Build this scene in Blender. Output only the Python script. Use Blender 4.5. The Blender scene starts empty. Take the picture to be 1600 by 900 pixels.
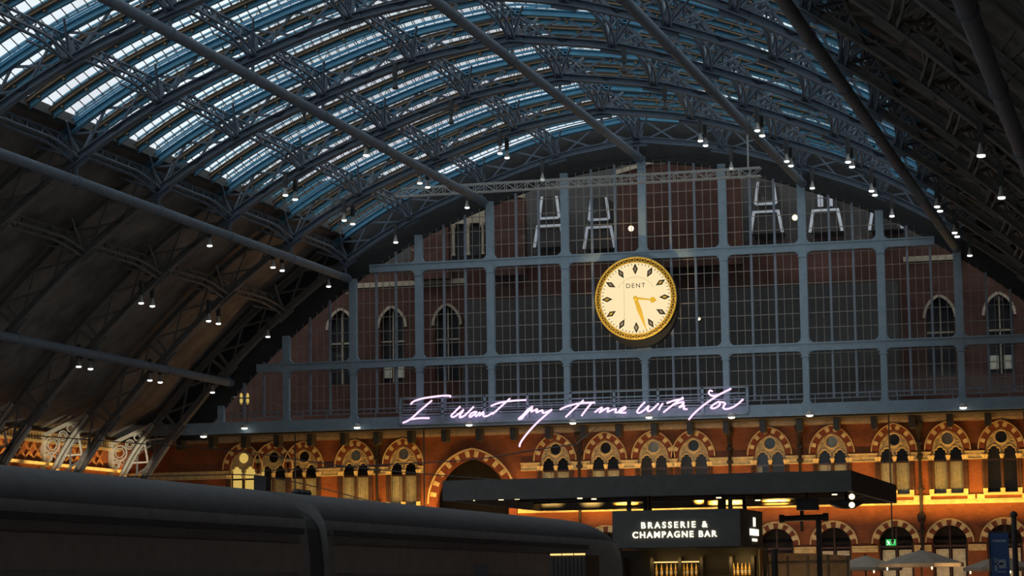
import bpy, bmesh, math, random
from mathutils import Vector, Matrix
random.seed(7)
PI = math.pi
C = bpy.context.scene.collection
SC = bpy.context.scene

# ------------------------------------------------------------------ camera
F_PX = 3795.5
CAM = Vector((28.808, -133.281, 2.0))
R_, U_, F_ = (Vector((0.96385, 0.266118, -0.013181)), Vector((0.0454, -0.115288, 0.992294)),
              Vector((-0.262548, 0.957021, 0.123202)))
cd = bpy.data.cameras.new('camera')
cd.sensor_width = 36.0
cd.lens = F_PX / 1600 * 36.0
cd.clip_start = 0.5
cd.clip_end = 3000
cam = bpy.data.objects.new('camera', cd)
C.objects.link(cam)
m = Matrix.Identity(4)
for i in range(3):
    m[i][0], m[i][1], m[i][2], m[i][3] = R_[i], U_[i], -F_[i], CAM[i]
cam.matrix_world = m
SC.camera = cam


def ray(px, py):
    return F_ + R_ * ((px - 800) / F_PX) + U_ * ((450 - py) / F_PX)


def at(px, py, y):
    """photo pixel -> point of the place at depth y"""
    d = ray(px, py)
    return CAM + d * ((y - CAM.y) / d.y)


# ------------------------------------------------------------------ world, view
SKY = 1.42          # brightness of the overcast sky
DIM = 0.46          # dim daylight from the open end of the hall, low down
w = bpy.data.worlds.new('sky')
SC.world = w
w.use_nodes = True
nt = w.node_tree
nt.nodes.clear()
out = nt.nodes.new('ShaderNodeOutputWorld')
bg = nt.nodes.new('ShaderNodeBackground')
tc = nt.nodes.new('ShaderNodeTexCoord')
sep = nt.nodes.new('ShaderNodeSeparateXYZ')
nt.links.new(tc.outputs['Generated'], sep.inputs[0])
noi = nt.nodes.new('ShaderNodeTexNoise')
noi.inputs['Scale'].default_value = 7.0
noi.inputs['Detail'].default_value = 4.0
nt.links.new(tc.outputs['Generated'], noi.inputs['Vector'])
cr = nt.nodes.new('ShaderNodeValToRGB')
cr.color_ramp.elements[0].position = 0.38
cr.color_ramp.elements[0].color = (0.56, 0.545, 0.60, 1)
cr.color_ramp.elements[1].position = 0.58
cr.color_ramp.elements[1].color = (0.74, 0.85, 0.88, 1)
nt.links.new(noi.outputs['Fac'], cr.inputs['Fac'])
mr = nt.nodes.new('ShaderNodeMapRange')
mr.inputs['From Min'].default_value = 0.03
mr.inputs['From Max'].default_value = 0.13
nt.links.new(sep.outputs['Z'], mr.inputs['Value'])
ms = nt.nodes.new('ShaderNodeMath')
ms.operation = 'MULTIPLY_ADD'
ms.inputs[1].default_value = SKY - DIM
ms.inputs[2].default_value = DIM
nt.links.new(mr.outputs[0], ms.inputs[0])
nt.links.new(cr.outputs['Color'], bg.inputs['Color'])
nt.links.new(ms.outputs[0], bg.inputs['Strength'])
nt.links.new(bg.outputs[0], out.inputs[0])

SC.view_settings.view_transform = 'Standard'
SC.view_settings.look = 'None'
SC.view_settings.gamma = 1.0
SC.view_settings.exposure = 0.0
SC.view_settings.use_curve_mapping = False
cy = SC.cycles
cy.max_bounces = 6
cy.diffuse_bounces = 3
cy.glossy_bounces = 2
cy.transmission_bounces = 2
cy.transparent_max_bounces = 24
cy.sample_clamp_indirect = 2.0
cy.caustics_reflective = False
cy.caustics_refractive = False
cy.use_denoising = True

LN = [0]


def light(kind, loc, aim, power, col, size=1.0, size_y=None, spot=None, blend=0.4, name='lamp_light'):
    d = bpy.data.lights.new(name, kind)
    d.energy = power
    d.color = col
    if kind == 'AREA':
        d.shape = 'RECTANGLE'
        d.size = size
        d.size_y = size_y or size
    elif kind == 'SPOT':
        d.spot_size = spot or 1.0
        d.spot_blend = blend
        d.shadow_soft_size = size
    else:
        d.shadow_soft_size = size
    o = bpy.data.objects.new(name, d)
    C.objects.link(o)
    o.location = loc
    v = Vector(aim) - Vector(loc)
    o.rotation_euler = v.to_track_quat('-Z', 'X' if abs(v.normalized().z) > 0.8 and kind != 'AREA' else 'Y').to_euler()
    return o


SODIUM = (1.0, 0.50, 0.085)
# uplights along the sandstone ledge of the hotel wall (long thin troughs)
for x, e in ((-24.5, 40), (-20.2, 100), (-16.5, 145), (-12.6, 155), (-8.2, 120), (-4.3, 105), (-1.4, 95), (1.2, 95),
             (4.5, 95), (8.3, 100), (11.8, 115), (15.0, 135), (17.9, 140), (21.0, 120)):
    light('AREA', (x, 0.35, 6.15), (x, 1.75, 8.4), e * 0.66, SODIUM, 2.6, 0.12, name='ledge_uplight')
# warm wash over the arcade below the ledge
for x in (-2, 4, 9.5, 15, 20.5):
    light('AREA', (x, -1.6, 1.2), (x, 1.8, 5.0), 48, (1.0, 0.55, 0.22), 3.0, 0.3, name='arcade_uplight')
# warm and white lamps at the rib feet along the left wall
for y in (-25.5, -17.0, -9.0, -2.0):
    o_ = light('AREA', (-31.2, y, 8.7), (-32.35, y, 9.9), 36, (1.0, 0.56, 0.16), 7.0, 0.1, name='wall_uplight')
    o_.data.spread = 1.3
for y in (-14.0, -5.2):
    light('SPOT', (-27.4, y - 1.5, 7.2), (-31.0, y + 4.3, 10.3), 1500, (1.0, 0.90, 0.68), 0.2, spot=0.36, blend=.3, name='rib_foot_spot')
light('SPOT', (1.5, -30.0, 13.0), (1.5, 0, 17.0), 3600, (0.86, 0.95, 1.0), 0.4, spot=1.05, blend=1.0, name='screen_fill')  # added fill in mid-air, brightens the middle of the screen
# clock spot on the platform side
light('SPOT', (0.3, -9.0, 12.2), (-0.2, -1.0, 18.1), 2300, (1.0, 0.72, 0.32), 0.2, spot=0.62, name='clock_spot')


# ------------------------------------------------------------------ materials
def mat(name, col, rough=0.6, metal=0.0, var=0.15, scale=3.0, spec=0.3, emit=None, estr=0.0):
    m = bpy.data.materials.new(name)
    m.use_nodes = True
    t = m.node_tree
    b = t.nodes['Principled BSDF']
    b.inputs['Roughness'].default_value = rough
    b.inputs['Metallic'].default_value = metal
    b.inputs['Specular IOR Level'].default_value = spec
    if var > 0:
        co = t.nodes.new('ShaderNodeTexCoord')
        n = t.nodes.new('ShaderNodeTexNoise')
        n.inputs['Scale'].default_value = scale
        n.inputs['Detail'].default_value = 3
        t.links.new(co.outputs['Object'], n.inputs['Vector'])
        r = t.nodes.new('ShaderNodeValToRGB')
        r.color_ramp.elements[0].position = 0.3
        r.color_ramp.elements[1].position = 0.7
        r.color_ramp.elements[0].color = tuple(c * (1 - var) for c in col) + (1,)
        r.color_ramp.elements[1].color = tuple(min(1, c * (1 + var)) for c in col) + (1,)
        t.links.new(n.outputs['Fac'], r.inputs['Fac'])
        t.links.new(r.outputs['Color'], b.inputs['Base Color'])
    else:
        b.inputs['Base Color'].default_value = tuple(col) + (1,)
    if emit:
        b.inputs['Emission Color'].default_value = tuple(emit) + (1,)
        b.inputs['Emission Strength'].default_value = estr
    return m


def brick_mat(name, c1, c2, mortar, scale=1.0):
    m = bpy.data.materials.new(name)
    m.use_nodes = True
    t = m.node_tree
    b = t.nodes['Principled BSDF']
    b.inputs['Roughness'].default_value = 0.85
    b.inputs['Specular IOR Level'].default_value = 0.15
    co = t.nodes.new('ShaderNodeTexCoord')
    sp = t.nodes.new('ShaderNodeSeparateXYZ')
    cb = t.nodes.new('ShaderNodeCombineXYZ')
    ad = t.nodes.new('ShaderNodeMath')
    t.links.new(co.outputs['Object'], sp.inputs[0])
    t.links.new(sp.outputs['X'], ad.inputs[0])
    t.links.new(sp.outputs['Y'], ad.inputs[1])
    t.links.new(ad.outputs[0], cb.inputs['X'])
    t.links.new(sp.outputs['Z'], cb.inputs['Y'])
    br = t.nodes.new('ShaderNodeTexBrick')
    br.inputs['Scale'].default_value = scale
    br.inputs['Brick Width'].default_value = 0.24
    br.inputs['Row Height'].default_value = 0.085
    br.inputs['Mortar Size'].default_value = 0.008
    br.inputs['Color1'].default_value = tuple(c1) + (1,)
    br.inputs['Color2'].default_value = tuple(c2) + (1,)
    br.inputs['Mortar'].default_value = tuple(mortar) + (1,)
    t.links.new(cb.outputs[0], br.inputs['Vector'])
    n = t.nodes.new('ShaderNodeTexNoise')
    n.inputs['Scale'].default_value = 1.1
    n.inputs['Detail'].default_value = 5
    t.links.new(co.outputs['Object'], n.inputs['Vector'])
    r = t.nodes.new('ShaderNodeMapRange')
    r.inputs['From Min'].default_value = 0.3
    r.inputs['From Max'].default_value = 0.7
    r.inputs['To Min'].default_value = 0.72
    r.inputs['To Max'].default_value = 1.15
    t.links.new(n.outputs['Fac'], r.inputs['Value'])
    mx = t.nodes.new('ShaderNodeVectorMath')
    mx.operation = 'SCALE'
    t.links.new(br.outputs['Color'], mx.inputs[0])
    t.links.new(r.outputs[0], mx.inputs['Scale'])
    t.links.new(mx.outputs[0], b.inputs['Base Color'])
    return m


def glass_mat(name, tint, gloss=0.05, rough=0.08):
    m = bpy.data.materials.new(name)
    m.use_nodes = True
    t = m.node_tree
    t.nodes.clear()
    o = t.nodes.new('ShaderNodeOutputMaterial')
    tr = t.nodes.new('ShaderNodeBsdfTransparent')
    gl = t.nodes.new('ShaderNodeBsdfGlossy')
    gl.inputs['Roughness'].default_value = rough
    mx = t.nodes.new('ShaderNodeMixShader')
    n = t.nodes.new('ShaderNodeTexNoise')
    n.inputs['Scale'].default_value = 0.6
    co = t.nodes.new('ShaderNodeTexCoord')
    t.links.new(co.outputs['Object'], n.inputs['Vector'])
    r = t.nodes.new('ShaderNodeValToRGB')
    r.color_ramp.elements[0].color = tuple(c * 0.9 for c in tint) + (1,)
    r.color_ramp.elements[1].color = tuple(tint) + (1,)
    t.links.new(n.outputs['Fac'], r.inputs['Fac'])
    t.links.new(r.outputs['Color'], tr.inputs['Color'])
    mx.inputs['Fac'].default_value = gloss
    t.links.new(tr.outputs[0], mx.inputs[1])
    t.links.new(gl.outputs[0], mx.inputs[2])
    t.links.new(mx.outputs[0], o.inputs[0])
    return m


def emis(name, col, s):
    m = bpy.data.materials.new(name)
    m.use_nodes = True
    t = m.node_tree
    t.nodes.clear()
    o = t.nodes.new('ShaderNodeOutputMaterial')
    e = t.nodes.new('ShaderNodeEmission')
    e.inputs['Color'].default_value = tuple(col) + (1,)
    e.inputs['Strength'].default_value = s
    t.links.new(e.outputs[0], o.inputs[0])
    return m


M = dict(
    blue=mat('sky_blue_paint', (0.13, 0.36, 0.52), 0.5, var=0.12),
    slate=mat('slate_blue_steel', (0.14, 0.175, 0.22), 0.55, var=0.12),  # greyer, darker tone than the rafters, for chords, lattice and pipes
    ribdark=mat('brown_rib_tone', (0.19, 0.175, 0.16), 0.8, var=0.15),
    screen=mat('screen_steel_paint', (0.31, 0.40, 0.47), 0.5, var=0.1),
    mull=mat('grey_mullion_paint', (0.27, 0.30, 0.35), 0.6, var=0.1),
    bar=mat('glazing_bar_paint', (0.34, 0.30, 0.25), 0.6, var=0.1),
    tan=mat('tan_timber', (0.26, 0.18, 0.11), 0.8, var=0.25),
    dark=mat('dark_painted_boards', (0.19, 0.172, 0.155), 0.9, var=0.3, scale=0.8),
    gable=mat('black_boarding', (0.052, 0.051, 0.05), 0.9, var=0.12),
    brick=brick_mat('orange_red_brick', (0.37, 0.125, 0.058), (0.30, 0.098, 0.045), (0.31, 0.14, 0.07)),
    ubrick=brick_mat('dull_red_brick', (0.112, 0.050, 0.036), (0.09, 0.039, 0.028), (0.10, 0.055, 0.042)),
    lbrick=mat('voussoir_brick', (0.24, 0.072, 0.04), 0.8, var=0.2, scale=6),
    stone=mat('yellow_sandstone', (0.80, 0.64, 0.33), 0.8, var=0.18, scale=4),
    tstone=mat('shaded_sandstone', (0.62, 0.50, 0.28), 0.8, var=0.2, scale=4),  # sandstone darkened to carry the shade of the recessed tracery
    latt=mat('orange_terracotta', (0.50, 0.25, 0.10), 0.8, var=0.2, scale=4),
    terrace=mat('brown_terrace_panel', (0.24, 0.19, 0.15), 0.8, var=0.2),
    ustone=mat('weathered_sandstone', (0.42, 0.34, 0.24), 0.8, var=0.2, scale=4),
    shaft=mat('dark_marble_shaft', (0.10, 0.055, 0.045), 0.35, var=0.3, scale=5),
    slateroof=mat('slate_and_shade', (0.045, 0.039, 0.035), 0.7, var=0.25, scale=6),
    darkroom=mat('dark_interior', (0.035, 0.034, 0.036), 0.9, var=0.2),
    curtain=mat('cream_net_curtain', (0.80, 0.76, 0.58), 0.9, var=0.18, scale=5),
    pane=glass_mat('window_pane', (0.93, 0.94, 0.94), 0.02, 0.35),
    sky_pane=glass_mat('roof_glass', (0.93, 0.95, 0.95), 0.03, 0.2),
    tint_glass=glass_mat('tinted_roof_glass', (0.42, 0.43, 0.43), 0.02, 0.2),
    screen_pane=glass_mat('screen_glass', (0.80, 0.82, 0.84), 0.02, 0.05),
    pipeiron=mat('dark_drainpipe_iron', (0.032, 0.026, 0.024), 0.6, var=0.2),
    litboard=mat('lit_patch_slats', (0.75, 0.48, 0.14), 0.4, metal=0.2, var=0.1),
    iron=mat('black_iron', (0.07, 0.07, 0.072), 0.5, var=0.2),
    lampgrey=mat('grey_lamp_enamel', (0.42, 0.42, 0.40), 0.4, var=0.1),
    lit=emis('lamp_glow', (0.95, 1.0, 0.90), 3.0),
    warmlit=emis('warm_lamp_glow', (1.0, 0.80, 0.42), 3.0),
    neon=emis('pink_neon', (1.0, 0.62, 0.97), 1.55),
    gold=mat('gilt_metal', (0.90, 0.56, 0.09), 0.4, metal=0.15, var=0.2, scale=9),
    face=emis('opal_clock_face', (1.0, 0.80, 0.46), 1.0),
    black=mat('black_enamel', (0.02, 0.018, 0.015), 0.5, var=0.1),
    canopy=mat('charcoal_canopy', (0.12, 0.118, 0.115), 0.7, var=0.12),
    train=mat('dark_grey_train_paint', (0.25, 0.25, 0.252), 0.6, var=0.12),
    trainroof=mat('train_roof_grey', (0.085, 0.086, 0.09), 0.7, var=0.15),
    trainglass=mat('train_window_glass', (0.03, 0.03, 0.032), 0.25, var=0.1),
    trainstripe=mat('brown_grey_train_band', (0.28, 0.25, 0.235), 0.5, var=0.1),
    floor=mat('grey_platform_stone', (0.36, 0.35, 0.34), 0.7, var=0.15),
    white=mat('white_paint', (0.78, 0.79, 0.82), 0.5, var=0.06),
    cream=mat('pale_cream', (0.62, 0.58, 0.48), 0.5, var=0.1),  # pale tone, carries the lamplight on the rib feet
    umb=mat('grey_brown_umbrella_cloth', (0.42, 0.35, 0.27), 0.9, var=0.1),
    signlit=emis('sign_letters_glow', (1.0, 0.92, 0.68), 1.6),
    roomlit=emis('lit_room', (1.0, 0.66, 0.16), 0.8),
    green=emis('exit_sign_glow', (0.06, 0.75, 0.16), 0.75),
    exitwhite=emis('exit_sign_white', (0.8, 1.0, 0.85), 1.2),
    banner=mat('blue_banner_cloth', (0.05, 0.11, 0.28), 0.8, var=0.1),
    bannerwhite=mat('banner_print', (0.30, 0.36, 0.48), 0.8, var=0.1),
    bottle=mat('amber_bottle_glass', (0.55, 0.32, 0.06), 0.15, var=0.3, scale=8, spec=0.8),
    brass=mat('brass', (0.75, 0.5, 0.16), 0.25, metal=0.9, var=0.1),
    shelf=mat('dark_wood', (0.05, 0.032, 0.02), 0.5, var=0.3),
    ledstrip=emis('gold_led_strip', (1.0, 0.66, 0.22), 1.3),
    paper=mat('pale_blue_notice', (0.20, 0.24, 0.32), 0.7, var=0.3, scale=8),
)


# ------------------------------------------------------------------ mesh helpers
class MB:
    def __init__(s):
        s.v, s.f, s.mi, s.cur = [], [], [], 0

    def quadbox(s, c8):
        n = len(s.v)
        s.v += [tuple(p) for p in c8]
        for f in ((0, 3, 2, 1), (4, 5, 6, 7), (0, 1, 5, 4), (1, 2, 6, 5), (2, 3, 7, 6), (3, 0, 4, 7)):
            s.f.append(tuple(n + i for i in f))
            s.mi.append(s.cur)
        return s

    def box(s, x0, x1, y0, y1, z0, z1):
        return s.quadbox([(x0, y0, z0), (x1, y0, z0), (x1, y1, z0), (x0, y1, z0),
                          (x0, y0, z1), (x1, y0, z1), (x1, y1, z1), (x0, y1, z1)])

    def bar(s, p, q, w, h=None, up=(0, 0, 1)):
        p, q = Vector(p), Vector(q)
        h = h or w
        d = (q - p).normalized()
        u = Vector(up)
        if abs(d.dot(u)) > 0.98:
            u = Vector((0, 1, 0))
        a = d.cross(u).normalized() * (w / 2)
        b = a.cross(d).normalized() * (h / 2)
        return s.quadbox([p - a - b, p + a - b, p + a + b, p - a + b, q - a - b, q + a - b, q + a + b, q - a + b])

    def tube(s, p, q, r, n=8, r2=None):
        return s.path([Vector(p), Vector(q)], [r, r if r2 is None else r2], n)

    def path(s, pts, r, n=6):
        pts = [Vector(p) for p in pts]
        if not isinstance(r, (list, tuple)):
            r = [r] * len(pts)
        base = len(s.v)
        prev = None
        for i, p in enumerate(pts):
            d = (pts[min(i + 1, len(pts) - 1)] - pts[max(i - 1, 0)]).normalized()
            u = prev if prev is not None else (Vector((0, 0, 1)) if abs(d.z) < 0.9 else Vector((0, 1, 0)))
            a = (u - d * u.dot(d)).normalized()
            b = d.cross(a)
            prev = a
            for k in range(n):
                t = 2 * PI * k / n
                s.v.append(tuple(p + a * (r[i] * math.cos(t)) + b * (r[i] * math.sin(t))))
        for i in range(len(pts) - 1):
            for k in range(n):
                a0 = base + i * n + k
                a1 = base + i * n + (k + 1) % n
                s.f.append((a0, a1, a1 + n, a0 + n))
                s.mi.append(s.cur)
        s.f.append(tuple(base + k for k in reversed(range(n))))
        s.f.append(tuple(base + (len(pts) - 1) * n + k for k in range(n)))
        s.mi += [s.cur, s.cur]
        return s

    def lathe(s, prof, o=(0, 0, 0), n=16, axis='Z'):
        base = len(s.v)
        for (r, z) in prof:
            for k in range(n):
                t = 2 * PI * k / n
                a, b = r * math.cos(t), r * math.sin(t)
                p = (a, b, z) if axis == 'Z' else (a, -z, b)
                s.v.append((o[0] + p[0], o[1] + p[1], o[2] + p[2]))
        for i in range(len(prof) - 1):
            for k in range(n):
                a0, a1 = base + i * n + k, base + i * n + (k + 1) % n
                s.f.append((a0, a1, a1 + n, a0 + n))
                s.mi.append(s.cur)
        s.f.append(tuple(base + k for k in reversed(range(n))))
        s.f.append(tuple(base + (len(prof) - 1) * n + k for k in range(n)))
        s.mi += [s.cur, s.cur]
        return s

    def quad(s, a, b, c, d):
        n = len(s.v)
        s.v += [tuple(a), tuple(b), tuple(c), tuple(d)]
        s.f.append((n, n + 1, n + 2, n + 3))
        s.mi.append(s.cur)
        return s

    def prism(s, loop, y0, y1):
        """extrude a simple convex-ish (x,z) loop along y"""
        n = len(s.v)
        k = len(loop)
        s.v += [(x, y0, z) for x, z in loop] + [(x, y1, z) for x, z in loop]
        s.f.append(tuple(n + i for i in range(k)))
        s.f.append(tuple(n + k + i for i in reversed(range(k))))
        s.mi += [s.cur, s.cur]
        for i in range(k):
            j = (i + 1) % k
            s.f.append((n + i, n + k + i, n + k + j, n + j))
            s.mi.append(s.cur)
        return s

    def mesh(s, name, mats):
        me = bpy.data.meshes.new(name)
        me.from_pydata(s.v, [], s.f)
        for mm in (mats if isinstance(mats, (list, tuple)) else [mats]):
            me.materials.append(mm)
        if any(s.mi):
            me.polygons.foreach_set('material_index', s.mi)
        bm = bmesh.new()
        bm.from_mesh(me)
        bmesh.ops.recalc_face_normals(bm, faces=bm.faces)
        bm.to_mesh(me)
        bm.free()
        return me

    def build(s, name, mats, parent=None, smooth=False):
        me = s.mesh(name, mats)
        if smooth:
            me.polygons.foreach_set('use_smooth', [True] * len(me.polygons))
            me.set_sharp_from_angle(angle=0.7)
        return link(name, me, parent)


def link(name, me, parent=None):
    o = bpy.data.objects.new(name, me)
    C.objects.link(o)
    if parent:
        o.parent = parent
    return o


def empty(name, loc=(0, 0, 0), rz=0):
    o = bpy.data.objects.new(name, None)
    o.empty_display_size = 0.3
    C.objects.link(o)
    o.location = loc
    o.rotation_euler = (0, 0, rz)
    return o


def tag(o, label=None, cat=None, group=None, kind=None):
    if label:
        o['label'] = label
    if cat:
        o['category'] = cat
    if group:
        o['group'] = group
    if kind:
        o['kind'] = kind
    return o


CH = {}


def copy_tree(o, parent=None):
    c = o.copy()
    C.objects.link(c)
    if parent:
        c.parent = parent
    for ch in list(o.children):
        copy_tree(ch, c)
    return c


def curve_mesh(cu, name, mats, rot=True, sharp=True):
    o = bpy.data.objects.new('tmp_curve', cu)
    C.objects.link(o)
    dg = bpy.context.evaluated_depsgraph_get()
    me = bpy.data.meshes.new_from_object(o.evaluated_get(dg))
    bpy.data.objects.remove(o)
    me.name = name
    if rot:
        me.transform(Matrix.Rotation(PI / 2, 4, 'X'))
    me.materials.clear()
    for mm in (mats if isinstance(mats, (list, tuple)) else [mats]):
        me.materials.append(mm)
    return me


def plate(name, loops, thick, mats):
    """(x,z) loops, holes cut out, centred on y=0 and thick in y"""
    cu = bpy.data.curves.new(name, 'CURVE')
    cu.dimensions = '2D'
    cu.fill_mode = 'BOTH'
    cu.extrude = thick / 2
    for lp in loops:
        sp = cu.splines.new('POLY')
        sp.points.add(len(lp) - 1)
        for i, (x, z) in enumerate(lp):
            sp.points[i].co = (x, z, 0, 1)
        sp.use_cyclic_u = True
    return curve_mesh(cu, name, mats)


def text_mesh(name, txt, size, depth, mats, bold=0.0, spacing=1.0):
    cu = bpy.data.curves.new(name, 'FONT')
    cu.body = txt
    cu.size = size
    cu.extrude = depth / 2
    cu.offset = bold
    cu.align_x = 'CENTER'
    cu.align_y = 'CENTER'
    cu.space_character = spacing
    return curve_mesh(cu, name, mats)


ORD = ['zeroth', 'first', 'second', 'third', 'fourth', 'fifth', 'sixth', 'seventh', 'eighth', 'ninth', 'tenth', 'eleventh', 'twelfth',
       'thirteenth', 'fourteenth', 'fifteenth', 'sixteenth']

# ------------------------------------------------------------------ the arch of the roof
CP = [(0, 27.0), (4.74, 26.27), (9.1, 24.92), (13.45, 23.2), (17.3, 21.0), (21.5, 17.9), (25.2, 14.45), (26.8, 12.75), (28.5, 10.8),
      (29.9, 8.9), (31.2, 6.0), (32.1, 3.0), (32.5, 0.0)]


def catmull(P, n):
    r = []
    Q = [(2 * P[0][0] - P[1][0], 2 * P[0][1] - P[1][1])] + list(P) + [(2 * P[-1][0] - P[-2][0], 2 * P[-1][1] - P[-2][1])]
    for i in range(1, len(Q) - 2):
        p0, p1, p2, p3 = Q[i - 1:i + 3]
        for j in range(n):
            t = j / n
            r.append(tuple(0.5 * ((2 * p1[k]) + (-p0[k] + p2[k]) * t + (2 * p0[k] - 5 * p1[k] + 4 * p2[k] - p3[k]) * t * t +
                                  (-p0[k] + 3 * p1[k] - 3 * p2[k] + p3[k]) * t ** 3) for k in range(2)))
    r.append(tuple(P[-1]))
    return r


HALF = catmull(CP, 12)
ARC = [0.0]
for a, b in zip(HALF, HALF[1:]):
    ARC.append(ARC[-1] + math.hypot(b[0] - a[0], b[1] - a[1]))
SMAX = ARC[-1]


def arch(s, off=0.0):
    """signed arc length from the ridge, offset outwards -> (x, z)"""
    sg = 1 if s >= 0 else -1
    u = min(abs(s), SMAX - 1e-6)
    i = 0
    lo, hi = 0, len(ARC) - 1
    while hi - lo > 1:
        md = (lo + hi) // 2
        if ARC[md] <= u:
            lo = md
        else:
            hi = md
    t = (u - ARC[lo]) / (ARC[hi] - ARC[lo])
    p = [HALF[lo][k] + (HALF[hi][k] - HALF[lo][k]) * t for k in (0, 1)]
    i0, i1 = max(lo - 3, 0), min(lo + 4, len(HALF) - 1)
    dx, dz = HALF[i1][0] - HALF[i0][0], HALF[i1][1] - HALF[i0][1]
    L = math.hypot(dx, dz)
    nx, nz = -dz / L, dx / L
    b = max(0, 1 - u / 2.0)          # the two sides share an upright normal at the ridge
    nx *= (1 - b)
    L = math.hypot(nx, nz)
    nx, nz = nx / L, nz / L
    return (sg * (p[0] + nx * off), p[1] + nz * off)


def s_of_x(x):
    lo = 0
    for i in range(len(HALF) - 1):
        if HALF[i][0] <= abs(x):
            lo = i
    t = (abs(x) - HALF[lo][0]) / (HALF[lo + 1][0] - HALF[lo][0]) if lo + 1 < len(HALF) else 0
    return ARC[lo] + (ARC[min(lo + 1, len(ARC) - 1)] - ARC[lo]) * t


def sweep(mb, s0, s1, step, off, h, y0, y1):
    """a beam of depth h (normal to the arch) between y0 and y1 along the arch"""
    n = max(2, int(abs(s1 - s0) / step))
    base = len(mb.v)
    for i in range(n + 1):
        s = s0 + (s1 - s0) * i / n
        xi, zi = arch(s, off - h / 2)
        xo, zo = arch(s, off + h / 2)
        mb.v += [(xi, y0, zi), (xi, y1, zi), (xo, y1, zo), (xo, y0, zo)]
    for i in range(n):
        a = base + i * 4
        for j in range(4):
            k = (j + 1) % 4
            mb.f.append((a + j, a + k, a + 4 + k, a + 4 + j))
            mb.mi.append(mb.cur)
    mb.f.append((base, base + 3, base + 2, base + 1))
    e = base + n * 4
    mb.f.append((e, e + 1, e + 2, e + 3))
    mb.mi += [mb.cur, mb.cur]


PITCH = 8.929
Y0 = -0.949
NRIB = 12
DEPTH = 1.42                                     # lower to upper chord
NODE_X = [0, 4.742, 9.098, 13.45, 17.4]
NODE_S = [s_of_x(x) for x in NODE_X]
dS = 4.75
while NODE_S[-1] + dS < SMAX - 2:
    NODE_S.append(NODE_S[-1] + dS)
NODES = sorted([-s for s in NODE_S[1:]] + NODE_S)
S_GLAZE = NODE_S[4] - 0.7

# ------------------------------------------------------------------ the setting
fl = MB()
fl.box(-34, 34, -176, 9, -1.6, 0)
tag(fl.build('floor', M['floor']), 'grey platform floor under the whole hall', kind='structure')

# dark boarded roof slopes either side of the glazing, and behind the camera the whole vault
ce = MB()
OFF = DEPTH + 0.42


def vault(mb, s0, s1, y0, y1, th=0.12):
    n = max(2, int(abs(s1 - s0) / 1.0))
    for i in range(n):
        a, b = s0 + (s1 - s0) * i / n, s0 + (s1 - s0) * (i + 1) / n
        (x0, z0), (x1, z1) = arch(a, OFF), arch(b, OFF)
        (u0, w0), (u1, w1) = arch(a, OFF + th), arch(b, OFF + th)
        mb.quadbox([(x0, y0, z0), (x1, y0, z1), (x1, y1, z1), (x0, y1, z0), (u0, y0, w0), (u1, y0, w1), (u1, y1, w1), (u0, y1, w0)])


YEND = Y0 - PITCH * (NRIB - 1)
S_WALL = s_of_x(27.75)
vault(ce, S_GLAZE, S_WALL, YEND, 0.0)
vault(ce, -S_GLAZE, -S_WALL, YEND, 0.0)
vault(ce, S_GLAZE, S_WALL, -176, YEND)
vault(ce, -S_GLAZE, -S_WALL, -176, YEND)
vault(ce, -S_GLAZE, S_GLAZE, -176, -150)
rg_ = MB()  # unseen rooflight added to let more light into the hall
for i in range(30):
    a_, b_ = -S_GLAZE + 2 * S_GLAZE * i / 30, -S_GLAZE + 2 * S_GLAZE * (i + 1) / 30
    (xa_, za_), (xb_, zb_) = arch(a_, OFF), arch(b_, OFF)
    rg_.quad((xa_, -150, za_), (xb_, -150, zb_), (xb_, YEND, zb_), (xa_, YEND, za_))
tag(rg_.build('window_60', M['tint_glass']), 'unseen tinted rooflight added for light towards the open end', kind='structure')
for sg in (-1, 1):
    (xa, za), (xb, zb) = arch(sg * S_WALL, OFF), (sg * 33.0, 10.98)
    for (p, q) in (((xa, za), (xb, zb)),):
        lo_, hi_ = (p, q) if p[0] < q[0] else (q, p)
        ce.quadbox([(lo_[0], -176, lo_[1]), (hi_[0], -176, hi_[1]), (hi_[0], 0, hi_[1]), (lo_[0], 0, lo_[1]),
                    (lo_[0], -176, lo_[1] + .14), (hi_[0], -176, hi_[1] + .14), (hi_[0], 0, hi_[1] + .14), (lo_[0], 0, lo_[1] + .14)])
# kerb of the glazing
for sg in (-1, 1):
    ce.cur = 1
    sweep(ce, sg * (S_GLAZE - 0.12), sg * (S_GLAZE + 0.12), 0.1, OFF - 0.1, 0.7, YEND, 0.0)
tag(ce.build('ceiling', [M['dark'], M['gable']]), 'dark boarded lower slopes of the barrel roof', kind='structure')

for nm, sg in (('wall_left', -1), ('wall_right', 1)):
    wl = MB()
    wl.box(*(sorted((sg * 32.35, sg * 33.2))), -176, 2.2, 0, 11.2)
    tag(wl.build(nm, M['brick']), 'brick side wall of the hall, %s of the tracks' % ('left' if sg < 0 else 'right'), kind='structure')

# lattice frieze on the left wall, with its ledge and cresting
tr = MB()
tr.cur = 1
for i in range(44):
    y = -46.0 + i * 1.0
    tr.bar((-32.28, y, 9.52), (-32.28, y + 1.0, 10.4), 0.13, 0.10)
    tr.bar((-32.28, y, 10.4), (-32.28, y + 1.0, 9.52), 0.13, 0.10)
tr.cur = 0
tr.box(-32.36, -32.1, -46, 0.2, 10.45, 10.6)
tr.box(-32.36, -31.95, -46, 0.2, 9.2, 9.36)
for i in range(130):
    y = -46 + i * 0.355
    tr.bar((-32.2, y, 10.6), (-32.2, y, 10.95), 0.10)
tr.box(-32.3, -32.1, -46, 0.2, 10.95, 11.05)
tag(tr.build('trim_1', [M['stone'], M['latt']]), 'sandstone diamond lattice frieze along the left wall', kind='structure')

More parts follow.
